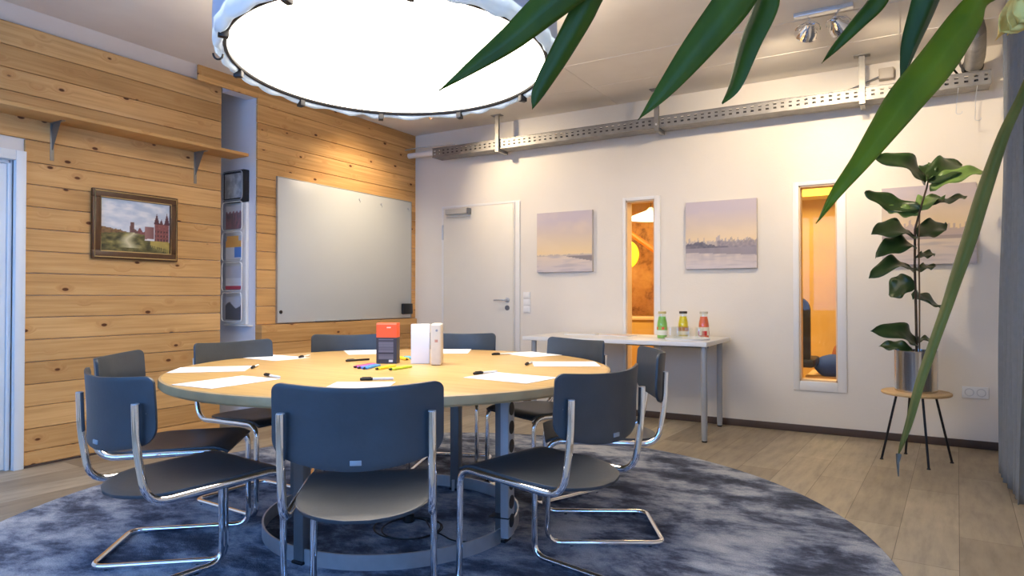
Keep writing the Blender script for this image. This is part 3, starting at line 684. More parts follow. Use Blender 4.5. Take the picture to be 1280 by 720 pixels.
# two upright white books
b1 = thing('upright_book', 'white glossy book standing upright on the table, left of its cream twin', 'book', (-2.155, 2.728, TH), R(36))
MB().box(-0.052, 0.045, -0.012, 0.012, 0.0, 0.208, 0.006, seg=3).build('cover', plain('glossy_white_card', rgb(236, 238, 242), 0.25, var=0.01), b1)
MB().box(-0.0535, -0.046, -0.0095, 0.0095, 0.003, 0.205, 0.001).build('pages', M_paper, b1)
b2 = thing('upright_book', 'cream book with rounded spine standing upright right of the white book', 'book', (-2.074, 2.756, TH), R(122))
MB().box(-0.075, 0.06, -0.028, 0.028, 0.0, 0.212, 0.012, seg=4).build('cover', plain('cream_card', rgb(224, 214, 194), 0.4, var=0.05, vscale=25), b2)
MB().box(0.045, 0.0605, -0.022, 0.022, 0.004, 0.208, 0.002).build('pages', M_paper, b2)
MB().lathe([(0, 0), (0.006, 0), (0.006, 0.0008), (0, 0.0008)], seg=16, M=Matrix.Translation((-0.0752, -0.004, 0.178)) @ Matrix.Rotation(R(-90), 4, 'Y')).build('spine_mark', M_greyplas, b2)
MB().box(-0.0756, -0.0748, -0.010, 0.006, 0.118, 0.132, 0.0003).build('spine_print', plain('faint_red_print', rgb(200, 150, 130), 0.5), b2)
# markers fanned out
mk = [((-2.300, 2.385), 98, (236, 70, 130), 'pink marker leftmost of the fan before the orange box'),
      ((-2.258, 2.37), 104, (132, 110, 200), 'purple marker second from left in the fan before the orange box'),
      ((-2.216, 2.36), 107, (70, 150, 226), 'blue marker in the middle of the fan before the orange box'),
      ((-2.150, 2.375), 100, (238, 214, 30), 'yellow marker right of the blue one before the orange box'),
      ((-2.085, 2.395), 93, (196, 226, 60), 'lime green marker rightmost of the fan before the orange box'),
      ((-2.33, 2.83), 150, (246, 210, 40), 'yellow marker lying between the orange box and the white book'),
      ((-2.30, 2.87), 150, (110, 190, 226), 'light blue marker lying behind the yellow one by the white book')]
for (x, y), a, c, lb in mk:
    t = thing('marker', lb, 'marker', (x, y, PZ), R(a), 'felt markers on the round table')
    cm = plain('marker_%d' % c[0], rgb(*c), 0.4)
    MB().box(0.016, 0.165, -0.0165, 0.0165, 0.0, 0.011, 0.004).build('barrel', cm, t)
    MB().tube([(0.0, 0, 0.006), (0.017, 0, 0.006)], [0.003, 0.0058], 8).build('tip', M_black, t)

# cable on the rug inside the ring
cp = []
for k in range(60):
    s = k / 59; a = s * 2 * PI * 2.3
    cp.append((-2.02 + (0.17 - 0.05 * s) * math.cos(a) + 0.08 * s, 2.42 + (0.12 + 0.03 * math.sin(3 * s)) * math.sin(a), RUG + 0.0035 + 0.007 * s))
cp += [(-1.9 + 0.04 * k, 2.42 + 0.02 * math.sin(k), RUG + 0.0035) for k in range(1, 8)]
cb = thing('power_cable', 'black coiled power cable with round plug on the rug inside the table ring', 'cable', (0, 0, 0))
MB().tube(bend(cp, 0.01, 2), 0.0035, 8).build('cord', M_black, cb)
MB().lathe([(0, 0), (0.024, 0.0), (0.028, 0.006), (0.026, 0.035), (0.012, 0.045), (0, 0.046)], c=(-2.05, 2.50, RUG), seg=24).build('plug', M_black, cb)

# ------------------------------------------------------------------ big round lamp
LC = (-2.2645, 2.6235); LZ = 2.30; LR = 0.80
lamp = thing('round_ceiling_lamp', 'huge round drum lamp with glowing white underside above the meeting table', 'ceiling lamp', (LC[0], LC[1], LZ))
lamp.rotation_mode = 'QUATERNION'; lamp.rotation_quaternion = Vector((0, 0, 1)).rotation_difference(Vector((-0.0246, 0.0289, 1)).normalized())
MB().lathe([(0, 0.006), (LR * 0.5, 0.006), (LR - 0.006, 0.006)], seg=96).build('diffuser', M_lamp, lamp)
ringp = [(LR * math.cos(2 * PI * k / 120), LR * math.sin(2 * PI * k / 120), 0) for k in range(120)]
MB().tube(ringp, 0.012, 8, closed=True).build('diffuser_ring', M_blackm, lamp)
# cloth drum with a slightly crumpled lower hem
def cloth(pr, name, mat, amp):
    b = bmesh.new(); seg = 300; rings = []
    for j, (r_, z, q) in enumerate(pr):
        ring = []
        for k in range(seg):
            a = 2 * PI * k / seg
            dr = amp * q * (0.007 * math.sin(a * 37 + 2 * math.sin(a * 5)) + 0.014 * fbm(math.cos(a) * 5, math.sin(a) * 5, 1.3, 3))
            dz = amp * q * 0.008 * math.sin(a * 23 + 1.3 * math.cos(a * 7))
            ring.append(b.verts.new(((r_ + dr) * math.cos(a), (r_ + dr) * math.sin(a), z + dz)))
        rings.append(ring)
    for A, B in zip(rings, rings[1:]):
        for k in range(seg): b.faces.new((A[k], A[(k + 1) % seg], B[(k + 1) % seg], B[k]))
    m = MB(); m.b.free(); m.b = b; return m.build(name, mat, lamp, ang=80)
cloth([(LR + 0.004, 0.003, 0.1), (LR + 0.010, -0.014, 0.5), (LR + 0.028, -0.025, 1), (LR + 0.044, -0.016, 1), (LR + 0.050, 0.01, .8), (LR + 0.050, 0.05, 0.6)], 'cloth_hem', M_skirt, 1.0)
cloth([(LR + 0.050, 0.05, 0.6), (LR + 0.054, 0.12, 0.4), (LR + 0.054, 0.17, 0.2), (LR + 0.054, 0.24, 0.1)], 'cloth_drum', M_drum, 1.0)
for k in range(10):
    a = 2 * PI * k / 10 + 2.371
    Mx = Matrix.Rotation(a, 4, 'Z') @ Matrix.Translation((LR + 0.004, 0, -0.006))
    cl = MB().box(-0.010, 0.034, -0.015, 0.015, -0.038, 0.012, 0.003, M=Mx).build('binder_clip', M_blackm, lamp)
hk = MB()
Mx = Matrix.Rotation(R(226), 4, 'Z')
hk.tube([Mx @ Vector((LR - 0.004 + 0.022 * math.cos(t_) + 0.04, 0.0, -0.025 - 0.028 * math.sin(t_))) for t_ in [PI * k / 10 for k in range(11)]] , 0.005, 8)
hk.build('wire_hook', M_blackm, lamp)
for a in (20, 110, 200, 290):
    MB().tube([(0.6 * math.cos(R(a)), 0.6 * math.sin(R(a)), 0.01), (0.6 * math.cos(R(a)), 0.6 * math.sin(R(a)), H - LZ - 0.03)], 0.003, 6).build('hanging_wire', M_steel, lamp)

# ------------------------------------------------------------------ cable tray and hangers
tr = thing('cable_tray', 'perforated galvanised cable tray running along the top of the white wall', 'cable tray', (0, 0, 0))
x0, x1 = -4.28, 0.55; yf_, z0, z1 = 5.60, 2.578, 2.672
def tilt(x): return 0.012 * (x - x0)      # rises slightly to the right
tm = MB(); npit = 84; pit = (x1 - x0) / npit
for (za, zb) in ((z0, z0 + 0.026), (z0 + 0.040, z0 + 0.058), (z0 + 0.072, z1)): tm.box(x0, x1, yf_, yf_ + 0.002, za, zb)
for k in range(npit + 1):
    xa = x0 + pit * k
    for (za, zb) in ((z0 + 0.026, z0 + 0.040), (z0 + 0.058, z0 + 0.072)): tm.box(max(x0, xa - pit * 0.29), min(x1, xa + pit * 0.29), yf_, yf_ + 0.002, za, zb)
bmesh.ops.remove_doubles(tm.b, verts=tm.b.verts, dist=1e-5)
tm.build('front_flange', M_galv, tr, smooth=False)
MB().box(x0, x1, yf_, yf_ + 0.17, z0 - 0.002, z0).box(x0, x1, yf_ - 0.008, yf_ + 0.002, z0 - 0.004, z0 + 0.004, 0.001).box(x0, x1, yf_ - 0.006, yf_ + 0.002, z1 - 0.004, z1 + 0.003, 0.001).build('tray_bottom', M_galv, tr, smooth=False)
MB().box(x0, x1, yf_ + 0.168, yf_ + 0.17, z0, z1).build('rear_flange', M_galv, tr, smooth=False)
cbm = MB()
for k in range(14):
    yy = yf_ + 0.022 + 0.026 * (k % 5); zz = z0 + 0.011 + 0.026 * (k // 5)
    cbm.tube([(x0 + 0.1 + (x1 - x0 - 0.12) * s / 60, yy + 0.006 * math.sin(s * 0.7 + k), zz + 0.003 * math.sin(s * 0.9 + k * 2)) for s in range(61)], 0.0105, 6)
tag(cbm.build('cable_bundle', plain('grey_cable_sheath', rgb(58, 54, 52), 0.5)), 'dark cables lying in the wall cable tray', 'cables')
for k in range(2): pass
for (hx, lb) in ((-3.46, 'galvanised hanger strut left, near the lamp edge above the door'), (-1.825, 'galvanised hanger strut in the middle of the cable tray'), (-0.24, 'galvanised hanger strut at the right of the cable tray beside the small box')):
    h_ = thing('tray_hanger', lb, 'bracket', (hx, 5.575, H), group='hangers holding the cable tray')
    hm = MB().box(-0.02, 0.02, -0.003, 0, 2.545 - H, 0).box(-0.02, -0.017, 0, 0.022, 2.545 - H, 0).box(0.017, 0.02, 0, 0.022, 2.545 - H, 0)
    hm.build('upright', M_galv, h_, smooth=False)
    MB().box(-0.055, 0.055, -0.03, 0.04, -0.006, 0, 0.001).build('ceiling_plate', M_galv, h_)
    MB().box(-0.018, 0.018, 0.024, 0.19, z0 - 0.034 - H, z0 - 0.003 - H, 0.002).build('cross_arm', M_galv, h_)
    MB().lathe([(0, 0), (0.009, 0), (0.009, 0.006), (0, 0.006)], seg=6, M=Matrix.Translation((0, -0.003, 2.60 - H)) @ ry).build('bolt', M_steel, h_)
jb = thing('junction_box', 'small grey junction box on the white wall above the tray', 'junction box', (-0.085, 5.80, 2.765))
MB().box(-0.05, 0.05, -0.03, 0.04, 0, 0.085, 0.006).build('box_body', plain('junction_grey', rgb(186, 174, 160), 0.5), jb)
MB().box(-0.043, 0.043, -0.034, -0.03, 0.006, 0.079, 0.002).build('box_lid', plain('junction_lid', rgb(190, 180, 166), 0.5), jb)
MB().tube(bend([(-0.05, 0.0, 0.03), (-0.12, 0.01, 0.01), (-0.25, 0.01, -0.035), (-0.7, 0.012, -0.07)], 0.05), 0.005, 8).build('cable', M_darksteel, jb)
wp = MB().tube([(X2 + 0.002, 5.72, 2.66), (-4.30, 5.72, 2.66)], 0.030, 16)
tag(wp.build('wall_pipe', M_white), 'short white pipe in the corner at the left end of the cable tray', 'pipe')
gp = MB().tube(bend([(X2 + 0.002, 5.66, 2.715), (-4.5, 5.64, 2.715), (-4.30, 5.62, 2.70), (-4.0, 5.62, 2.69)], 0.03), 0.007, 8)
tag(gp.build('conduit', M_steel), 'thin grey conduit above the short white pipe in the corner', 'conduit')
# flexible duct and cable tangle at the right end of the tray
fd = thing('flexible_duct', 'ribbed silver duct ending in the ceiling corner by the curtain', 'duct', (0, 0, 0))
path = [Vector(q) for q in ((0.42, 5.25, 2.90), (0.44, 5.33, 2.86), (0.45, 5.44, 2.81), (0.455, 5.56, 2.765), (0.45, 5.67, 2.73))]
pp = []; rr_ = []
for s in range(4 * 14 + 1):
    t_ = s / 14; i = min(3, int(t_)); f = t_ - i; pp.append(path[i].lerp(path[i + 1], f)); rr_.append(0.055 + (0.006 if s % 2 else 0.0))
MB().tube(pp, rr_, 20, cap=False).build('duct_hose', M_galv, fd)
MB().tube([(0.45, 5.66, 2.735), (0.448, 5.69, 2.722)], 0.066, 20).build('duct_collar', M_blackm, fd)
for k in range(4):
    tg = [(0.30 + 0.05 * k, 5.35 + 0.03 * k, H - .005), (0.32 + 0.05 * k, 5.42, 2.80 + 0.02 * (k % 2)), (0.30 + 0.06 * k, 5.55, 2.74), (0.36 + 0.04 * k, 5.66, 2.69 + .012 * k)]
    tag(MB().tube(bend(tg, 0.05), 0.007 + 0.001 * k, 8).build('hanging_cable', [M_black, M_galv, M_darksteel, M_white][k]), ['black', 'silver', 'dark grey', 'white'][k] + ' cable dropping from the ceiling into the tray beside the silver duct', 'cable', 'cables by the duct')
for k, x in enumerate((0.36, 0.47)):
    wz = 2.40 - 0.06 * k
    tag(MB().tube([(x, 5.60, z0 - .004), (x - 0.01, 5.61, 2.48), (x - 0.015, 5.60, wz)] + [(x - 0.015 + 0.018 * (1 - math.cos(PI * q / 6)), 5.60, wz - 0.012 * math.sin(PI * q / 6)) for q in range(1, 8)], 0.0022, 6).build('wire_hook', M_steel), ('left' if k == 0 else 'right') + ' one of two thin wire hooks hanging under the right end of the tray', 'hook', 'wire hooks')

# ------------------------------------------------------------------ ceiling spots
def aim(o, target):
    d = Vector(target) - Vector(o.location); o.rotation_euler = d.to_track_quat('-Z', 'Y').to_euler()
def spotbar(x, y, rot, lb, targets, powers, cols, blend=1.0, size=R(100)):
    t = thing('ceiling_spotlight', lb, 'spotlight', (x, y, H), rot)
    MB().box(-0.17, 0.17, -0.028, 0.028, -0.026, 0, 0.003).build('mounting_bar', M_steel, t)
    for s, tg, pw, cc in zip((-0.09, 0.09), targets, powers, cols):
        pos = Vector((s, 0, -0.115)); wpos = Vector((x, y, H)) + Matrix.Rotation(rot, 3, 'Z') @ pos
        d = (Vector(tg) - wpos).normalized(); dl = Matrix.Rotation(-rot, 3, 'Z') @ d
        Mq = Matrix.Translation(pos) @ dl.to_track_quat('Z', 'Y').to_matrix().to_4x4() @ Matrix.Scale(1.28, 4)
        h = MB().lathe([(0.0, -0.045), (0.022, -0.045), (0.028, -0.03), (0.050, -0.004), (0.054, 0.022), (0.056, 0.026), (0.050, 0.026), (0.044, 0.004), (0.018, -0.018), (0, -0.018)], seg=32, M=Mq).build('lamp_head', M_chrome, t)
        MB().lathe([(0, 0.0), (0.016, -0.002), (0.018, 0.010), (0.010, 0.018), (0, 0.02)], seg=20, M=Mq).build('bulb_cap', M_chrome, h)
        MB().lathe([(0.019, -0.0165), (0.0425, 0.0035)], seg=24, M=Mq).build('reflector', emis('warm_reflector', (1, 0.8, 0.55, 1), 1.0), h)
        st = MB(); st.tube([Mq @ Vector((0.058 * math.cos(q), 0, 0.058 * math.sin(q) * 0.9 - 0.002)) for q in [PI + PI * k / 12 for k in range(13)]], 0.004, 8)
        st.tube([(s, 0, -0.026), tuple(Mq @ Vector((0, 0, -0.054)))], 0.006, 8); st.build('yoke', M_chrome, t)
        ld = bpy.data.lights.new('spot', 'SPOT'); ld.energy = pw; ld.color = cc; ld.spot_size = size; ld.spot_blend = blend; ld.shadow_soft_size = 0.03
        lo = bpy.data.objects.new('spot_light', ld); COL.objects.link(lo); lo.location = wpos + d * 0.055; aim(lo, tg)
WARM = (1.0, 0.80, 0.55)
spotbar(-0.41, 4.555, 0, 'double chrome ceiling spotlight on a steel bar, right of the big lamp', [(-1.05, 5.84, 2.15), (0.30, 5.84, 2.1)], [95, 80], [WARM, WARM])
spotbar(-3.75, 4.75, R(40), 'double chrome ceiling spotlight behind the big round lamp, aimed at the whiteboard', [(-4.70, 4.85, 1.75), (-3.15, 5.84, 2.05)], [85, 65], [WARM, WARM])

# ------------------------------------------------------------------ left wall: shelf, picture, organizer, whiteboard
sh = thing('wall_shelf', 'long pine wall shelf high on the boarded wall, on steel brackets', 'shelf', (XL, 1.9, 2.25))
MB().box(0, 0.235, -1.3, 1.66, 0.0, 0.025, 0.003).build('shelf_board', M_shelf, sh)
for y in (0.31, 1.34):
    k = MB(); k.box(0, 0.004, y - 0.012, y + 0.012, -0.25, 0, 0.001).box(0, 0.15, y - 0.012, y + 0.012, -0.005, 0, 0.001)
    k.prism([(0.004, -0.18), (0.010, -0.18), (0.11, -0.006), (0.004, -0.006)], -0.0015, 0.0015, M=Matrix.Translation((0, y, 0)) @ ry)
    k.build('bracket', plain('steel_bracket', rgb(150, 148, 142), 0.4, 0.8), sh)

def castle(u, v):
    sky = lerp((206, 208, 214), (176, 190, 206), v); n_ = fbm(u * 3, v * 6, 1.5, 4, 3)
    c = lerp(sky, (224, 224, 226), max(0, min(1, 0.4 + 2.2 * n_)))
    hor = 0.36 + 0.015 * math.sin(u * 9)
    if u < 0.36 and v < hor + 0.17 * (1 - u / 0.5) * (0.55 + 0.5 * fbm(u * 20, 1, 1, 3, 5)) and v > hor - 0.06: c = lerp((96, 66, 50), (150, 118, 70), 0.5 + fbm(u * 30, v * 30, 1, 3, 2))
    def tri(cx, w, base, top): return abs(u - cx) < w * max(0, (top - v) / (top - base)) and base < v < top
    brick = lerp((112, 62, 62), (148, 90, 86), 0.5 + 1.4 * fbm(u * 40, v * 40, 1, 2, 9))
    if (0.40 < u < 0.52 and hor - 0.05 < v < 0.52 - 0.9 * (u - 0.40)) or (0.41 < u < 0.47 and v < 0.58 and v > hor - .05): c = lerp((88, 60, 58), (126, 92, 84), 0.5 + fbm(u * 30, v * 30, 1, 2))
    if 0.62 < u < 0.76 and hor - 0.08 < v < 0.52: c = lerp((150, 110, 108), (120, 80, 80), (u - .62) * 7)
    if 0.52 < u < 0.62 and hor - 0.08 < v < 0.44 + 0.04 * math.sin(u * 60): c = brick
    if 0.77 < u < 0.99 and 0.24 < v < 0.60: c = brick
    if tri(0.80, 0.045, 0.58, 0.80) or tri(0.955, 0.045, 0.58, 0.82) or tri(0.87, 0.03, 0.58, 0.70): c = (84, 46, 54)
    if 0.78 < u < 0.98 and 0.24 < v < 0.5 and (u * 22) % 1 < 0.28 and (v * 12) % 1 < 0.5: c = (66, 40, 46)
    if v < hor - 0.03 + (-0.10 if u > 0.62 else 0) + 0.06 * math.exp(-((u - 0.45) / 0.2) ** 2):
        g = fbm(u * 8, v * 12, 1.2, 4, 7); c = lerp((62, 60, 34), (132, 122, 70), 0.5 + 1.6 * g)
        d = abs(u - (0.42 - 0.9 * (0.34 - v) * (0.34 - v) + 0.05 * math.sin(v * 20)))
        if d < 0.10 + 0.3 * (0.36 - v) and v > 0.08: c = lerp(c, (208, 198, 158), max(0, 1 - d / (0.10 + 0.3 * (0.36 - v))))
        if u > 0.70 and v > 0.16 - 0.25 * (u - .7) and v < 0.27: c = lerp(c, (196, 170, 84), 0.7)
        if 0.70 < u < 1 and abs(v - (0.20 - 0.45 * (u - 0.70))) < 0.07 and (u * 40) % 1 < 0.3: c = (170, 150, 80)
    return c
pf = thing('framed_painting', 'framed landscape painting of a red brick castle on the boarded wall', 'painting', (XL, 2.765, 1.612))
Mp = Matrix.Rotation(R(90), 4, 'Z')      # local -Y face turns to +X
pw, ph = 0.625, 0.49
fr = MB()
for (ya, yb_, za, zb) in ((-pw / 2, pw / 2, ph / 2 - 0.06, ph / 2), (-pw / 2, pw / 2, -ph / 2, -ph / 2 + 0.06), (-pw / 2, -pw / 2 + 0.06, -ph / 2 + .06, ph / 2 - .06), (pw / 2 - 0.06, pw / 2, -ph / 2 + .06, ph / 2 - .06)):
    fr.box(0.004, 0.034, ya, yb_, za, zb, 0.006)
pfo = fr.build('picture_frame', M_pframe, pf)
gl = MB()
for e, xx in ((0.014, 0.0355), (0.055, 0.0315)):
    w_, h_ = pw / 2 - e, ph / 2 - e
    gl.tube([(xx, -w_, -h_), (xx, w_, -h_), (xx, w_, h_), (xx, -w_, h_)], 0.005, 8, closed=True)
gl.build('gilt_line', M_gold, pfo)
MB().box(0.004, 0.016, -pw / 2 + 0.05, pw / 2 - 0.05, -ph / 2 + 0.05, ph / 2 - 0.05).build('backing', M_canvas_side, pf, smooth=False)
paint_panel('painting', pw - 0.115, ph - 0.115, 110, 80, castle, M_paint, pf, Matrix.Translation((0.0175, 0, 0)) @ Mp)

# literature organizer on the niche return, facing the camera
og = thing('brochure_organizer', 'tall white wall organizer with four clear pockets of leaflets in the niche', 'organizer', (-4.80, YN, 0))
MB().box(-0.27, 0.0, -0.032, -0.001, 0.862, 1.908, 0.006).build('organizer_body', M_white, og)
MB().box(-0.27, 0.055, -0.05, -0.001, 0.848, 0.861, 0.003).build('bottom_ledge', M_white, og)
def leaf1(u, v): return lerp((176, 120, 124), (120, 106, 112), min(1, max(0, 0.5 + 2 * fbm(u * 9, v * 3, 1, 3, 1)))) if v < .72 + .05 * math.sin(u * 30) else (224, 222, 226)
def leaf2(u, v):
    if v > 0.52: return (250, 186, 96) if 0.06 < u < .8 or v < .8 else (206, 206, 212)
    return (100, 150, 220) if u > 0.55 and v > .06 else (240, 240, 244)
def leaf3(u, v): return (214, 84, 104) if v < 0.16 else ((246, 244, 248) if v < 0.5 else (220, 218, 226))
def leaf4(u, v): return (104, 104, 112) if v < 0.62 + 0.12 * math.sin(u * 7) + .1 * fbm(u * 6, 2, 1, 3) else (216, 218, 226)
def leaf0(u, v): return lerp((158, 160, 162), (212, 214, 214), min(1, max(0, .5 + 2 * fbm(u * 4, v * 4, 1, 3, 8))))
for k, (zc, fn) in enumerate(((1.790, leaf1), (1.530, leaf2), (1.270, leaf3), (1.010, leaf4))):
    nm = ['dark red', 'orange and blue', 'white and red', 'grey'][k]
    po = MB()
    po.prism(rrect(0.262, 0.245, 0.03, 5), 0, 0.004, M=Matrix.Translation((-0.135, -0.068, zc)) @ ry); 
    po.box(-0.266, -0.262, -0.07, -0.032, zc - 0.11, zc + 0.10).box(-0.008, -0.004, -0.07, -0.032, zc - 0.11, zc + 0.10).box(-0.262, -0.008, -0.07, -0.032, zc - 0.122, zc - 0.118)
    pk = po.build('pocket', M_clear, og, smooth=False)
    rim = MB().tube([(x - 0.135, -0.0715, z + zc) for x, z in rrect(0.262, 0.245, 0.03, 5)], 0.0045, 8, closed=True).build('pocket_rim', M_white, pk)
    lf = paint_panel('leaflets', 0.215, 0.20, 36, 36, fn, M_paint, None, Matrix.Translation((0, 0, 0)))
    lf.location = (-4.80 - 0.135, YN - 0.052, zc - 0.008)
    tag(lf, 'sheaf of %s leaflets in the white niche organizer' % nm, 'leaflets', 'leaflets in the niche organizer')
bo_ = thing('black_brochure_box', 'black holder with clear front above the white organizer in the niche', 'organizer', (-4.80, YN, 0))
MB().box(-0.27, 0.0, -0.060, -0.001, 1.915, 2.185, 0.006).build('holder_body', M_black, bo_)
MB().prism(rrect(0.262, 0.25, 0.03, 5), 0, 0.003, M=Matrix.Translation((-0.135, -0.0685, 2.05)) @ ry).build('clear_front', M_clear, bo_, smooth=False)
MB().tube([(x - 0.135, -0.070, z + 2.05) for x, z in rrect(0.258, 0.246, 0.03, 5)], 0.0045, 8, closed=True).build('holder_rim', M_greyplas, bo_)
lf = paint_panel('leaflets', 0.22, 0.21, 30, 30, leaf0, M_paint, None, Matrix.Translation((0, 0, 0))); lf.location = (-4.935, YN - 0.0625, 2.05)
tag(lf, 'pale grey leaflet in the black holder, topmost in the niche', 'leaflets', 'leaflets in the niche organizer')

# whiteboard
bd = thing('whiteboard', 'large white magnetic board mounted on the pine boards of the alcove', 'whiteboard', (X2, 4.83, 1.51))
by, bz = 0.91, 0.637
MB().box(0.0, 0.018, -by, by, -bz, bz, 0.003).build('board_panel', M_wb, bd)
ed = MB(); ed.box(0, 0.021, -by - 0.006, -by, -bz - .006, bz + .006, .001).box(0, 0.021, by, by + 0.006, -bz - .006, bz + .006, .001).box(0, 0.021, -by, by, bz, bz + 0.006, .001).box(0, 0.021, -by, by, -bz - 0.006, -bz, .001)
ed.build('board_edge', M_alu, bd)
MB().box(0.018, 0.045, -0.48, 0.12, -bz - 0.004, -bz + 0.004, 0.001).build('pen_tray', M_alu, bd)
for y, z in ((0.10, 0.565), (0.42, 0.555), (0.86, 0.56)):
    c = MB().lathe([(0, 0), (0.012, 0), (0.012, 0.008), (0, 0.01)], seg=14, M=Matrix.Translation((0.019, y, z)) @ Matrix.Rotation(R(90), 4, 'Y')); c.tube([(0.026, y, z), (0.03, y, z - 0.03)], 0.003, 6)
    c.build('hook', M_steel, bd)
MB().lathe([(0, 0), (0.016, 0), (0.016, 0.006), (0, 0.007)], seg=20, M=Matrix.Translation((0.0185, -0.875, -0.545)) @ Matrix.Rotation(R(90), 4, 'Y')).build('magnet', M_black, bd)
er = thing('board_eraser', 'black square felt eraser at the lower right corner of the whiteboard', 'eraser', (X2 + 0.019, 5.655, 0.965))
MB().box(0, 0.03, -0.083, 0.083, -0.055, 0.06, 0.008).build('eraser_grip', M_black, er)
MB().box(-0.0005, 0.004, -0.078, 0.078, -0.05, 0.055, 0.001).build('felt_pad', M_darksteel, er)

# canvases on the back wall
def haze(kind):
    def fn(u, v):
        top = (196, 184, 190); mid = (240, 212, 158); low = (222, 204, 184); wat = (206, 196, 196)
        hz = (0.26, 0.30, 0.36)[kind]
        if v > hz:
            s = (v - hz) / (1 - hz); c = lerp(mid, top, min(1, s * 1.25)) if s > 0.08 else lerp(low, mid, s / 0.08)
            n_ = fbm(u * 2, v * 3, 1, 4, kind); c = lerp(c, (236, 214, 184), max(0, n_ * 0.8))
            if kind == 0:
                if v < hz + 0.05 * (0.5 + fbm(u * 14, 0, 1, 4, 2)) : c = lerp(c, (170, 158, 160), 0.55)
            elif kind == 1:
                k = 0.10 + 0.05 * fbm(u * 25, 0, 1, 3, 4) * 2 + 0.09 * math.exp(-((u - 0.47) / 0.03) ** 2) + 0.03 * (((u * 23) % 1) < .3)
                if v < hz + k: c = lerp(c, (168, 158, 164), 0.75)
                if u < 0.62 and v < hz + 0.09 * (0.7 + fbm(u * 12, 5, 1, 3)) * (1 - u) + .06 * math.exp(-((u - .2) / .1) ** 2): c = lerp(c, (92, 90, 104), 0.8 + .5 * fbm(u * 20, v * 20, 1, 2))
                if u > .45 and v < hz + 0.12 * (0.9 + .8 * fbm(u * 16, 9, 1, 3)): c = lerp(c, (120, 114, 128), 0.5 + .7 * fbm(u * 30, v * 24, 1, 2))
            else:
                k = 0.09 + 0.05 * (((u * 17) % 1) < .35) + 0.07 * math.exp(-((u - 0.3) / 0.05) ** 2) + .04 * fbm(u * 20, 0, 1, 3, 6)
                if v < hz + k: c = lerp(c, (172, 156, 166), 0.7)
        else:
            c = lerp(wat, low, v / hz); n_ = fbm(u * 2.5, v * 26, 1, 3, 11 + kind); c = lerp(c, (176, 168, 174), max(0, min(.6, 2 * n_)))
            if kind == 1 and v > hz - 0.07 * (0.8 + u * 0.8): c = lerp(c, (128, 122, 132), 0.8)
            if kind == 1 and v > hz - .26: c = lerp(c, (156, 148, 156), max(0, min(.6, 0.45 + 1.6 * fbm(u * 7, v * 1.5, 1, 3, 21))) * (1 - (hz - v) / .26))
            if kind == 2 and v > hz - 0.04: c = lerp(c, (130, 120, 130), 0.6)
            if kind == 0 and u > 0.55 and v > hz - 0.09 * (u - 0.5) * 2 and v < hz + 0.0: c = lerp(c, (120, 112, 116), 0.75)
        return c
    return fn
for k, (cx, lb) in enumerate(((-2.832, 'square canvas print of a pale hazy harbour right of the white door'), (-1.337, 'square canvas print of a misty skyline between the two narrow windows'), (0.178, 'square canvas print of a hazy skyline behind the potted fiddle-leaf fig'))):
    cv = thing('canvas_print', lb, 'canvas print', (cx, YB, 1.636), group='skyline canvases on the white wall')
    MB().box(-0.30, 0.30, -0.034, 0.0, -0.295, 0.295, 0.003).build('canvas_block', M_canvas_side, cv)
    paint_panel('printed_canvas', 0.596, 0.586, 90, 90, haze(k), M_paint, cv, Matrix.Translation((0, -0.0345, 0)))

# ------------------------------------------------------------------ white side table with refreshments
wt = thing('side_table', 'long white side table on round grey legs against the white wall', 'table', (-2.02, 5.40, 0))
MB().box(-0.82, 0.765, -0.40, 0.395, 0.722, 0.756, 0.003).build('table_top', M_wtable, wt)
for sx, sy in ((-0.73, -0.355), (0.735, -0.355), (-0.73, 0.33), (0.69, 0.33)):
    lg = MB().lathe([(0.020, 0.012), (0.023, 0.05), (0.023, 0.722)], c=(sx, sy, 0), seg=24).build('leg', M_wleg, wt)
    MB().lathe([(0, 0), (0.019, 0), (0.021, 0.012), (0, 0.012)], c=(sx, sy, 0), seg=20).build('foot', M_black, lg)
MB().box(-0.14, 0.60, 0.30, 0.34, 0.66, 0.722, 0.004).build('cable_channel', M_darksteel, wt)
ty = thing('serving_tray', 'round white tray of upturned glasses on the side table', 'tray', (-1.475, 5.27, 0.756))
MB().lathe([(0, 0.004), (0.168, 0.004), (0.175, 0.016), (0.179, 0.016), (0.172, 0.0), (0, 0.0)], seg=56).build('tray_dish', M_white, ty)
gp0 = None
gpos = [(-0.115, -0.06), (-0.045, -0.10), (0.04, -0.10), (0.115, -0.055), (-0.08, 0.03), (0.0, -0.015), (0.085, 0.03), (-0.12, 0.085)]
glb = ['leftmost in the front row', 'second in the front row', 'third in the front row', 'rightmost in the front row', 'in the second row at the left', 'in the middle of the tray', 'in the second row at the right', 'at the back left']
for (gx, gy), nm in zip(gpos, glb):
    pr = [(0.034, 0.0), (0.0325, 0.05), (0.030, 0.092), (0.026, 0.097), (0.0, 0.098)]
    g_ = MB().lathe(pr, seg=24).build('water_glass', M_glass, loc=(-1.475 + gx, 5.27 + gy, 0.7605))
    tag(g_, 'clear upturned water glass %s of the round tray' % nm, 'glass', 'upturned glasses on the tray')
M_g = plain('green_juice', rgb(140, 196, 90), 0.3, var=0.2, vscale=30); M_y = plain('yellow_juice', rgb(232, 208, 40), 0.3, var=0.2, vscale=30); M_r = plain('red_juice', rgb(240, 110, 70), 0.3, var=0.25, vscale=30)
M_lab = {'g': lambda u, v: (232, 90, 70) if (u * 5) % 1 < .35 and v > .65 else ((236, 236, 220) if v < .6 else (150, 190, 90)),
         'y': lambda u, v: (240, 236, 210) if (v < .5) else (190, 120, 40),
         'r': lambda u, v: (240, 232, 210) if v > .5 or (u * 4) % 1 > .5 else (210, 50, 50)}
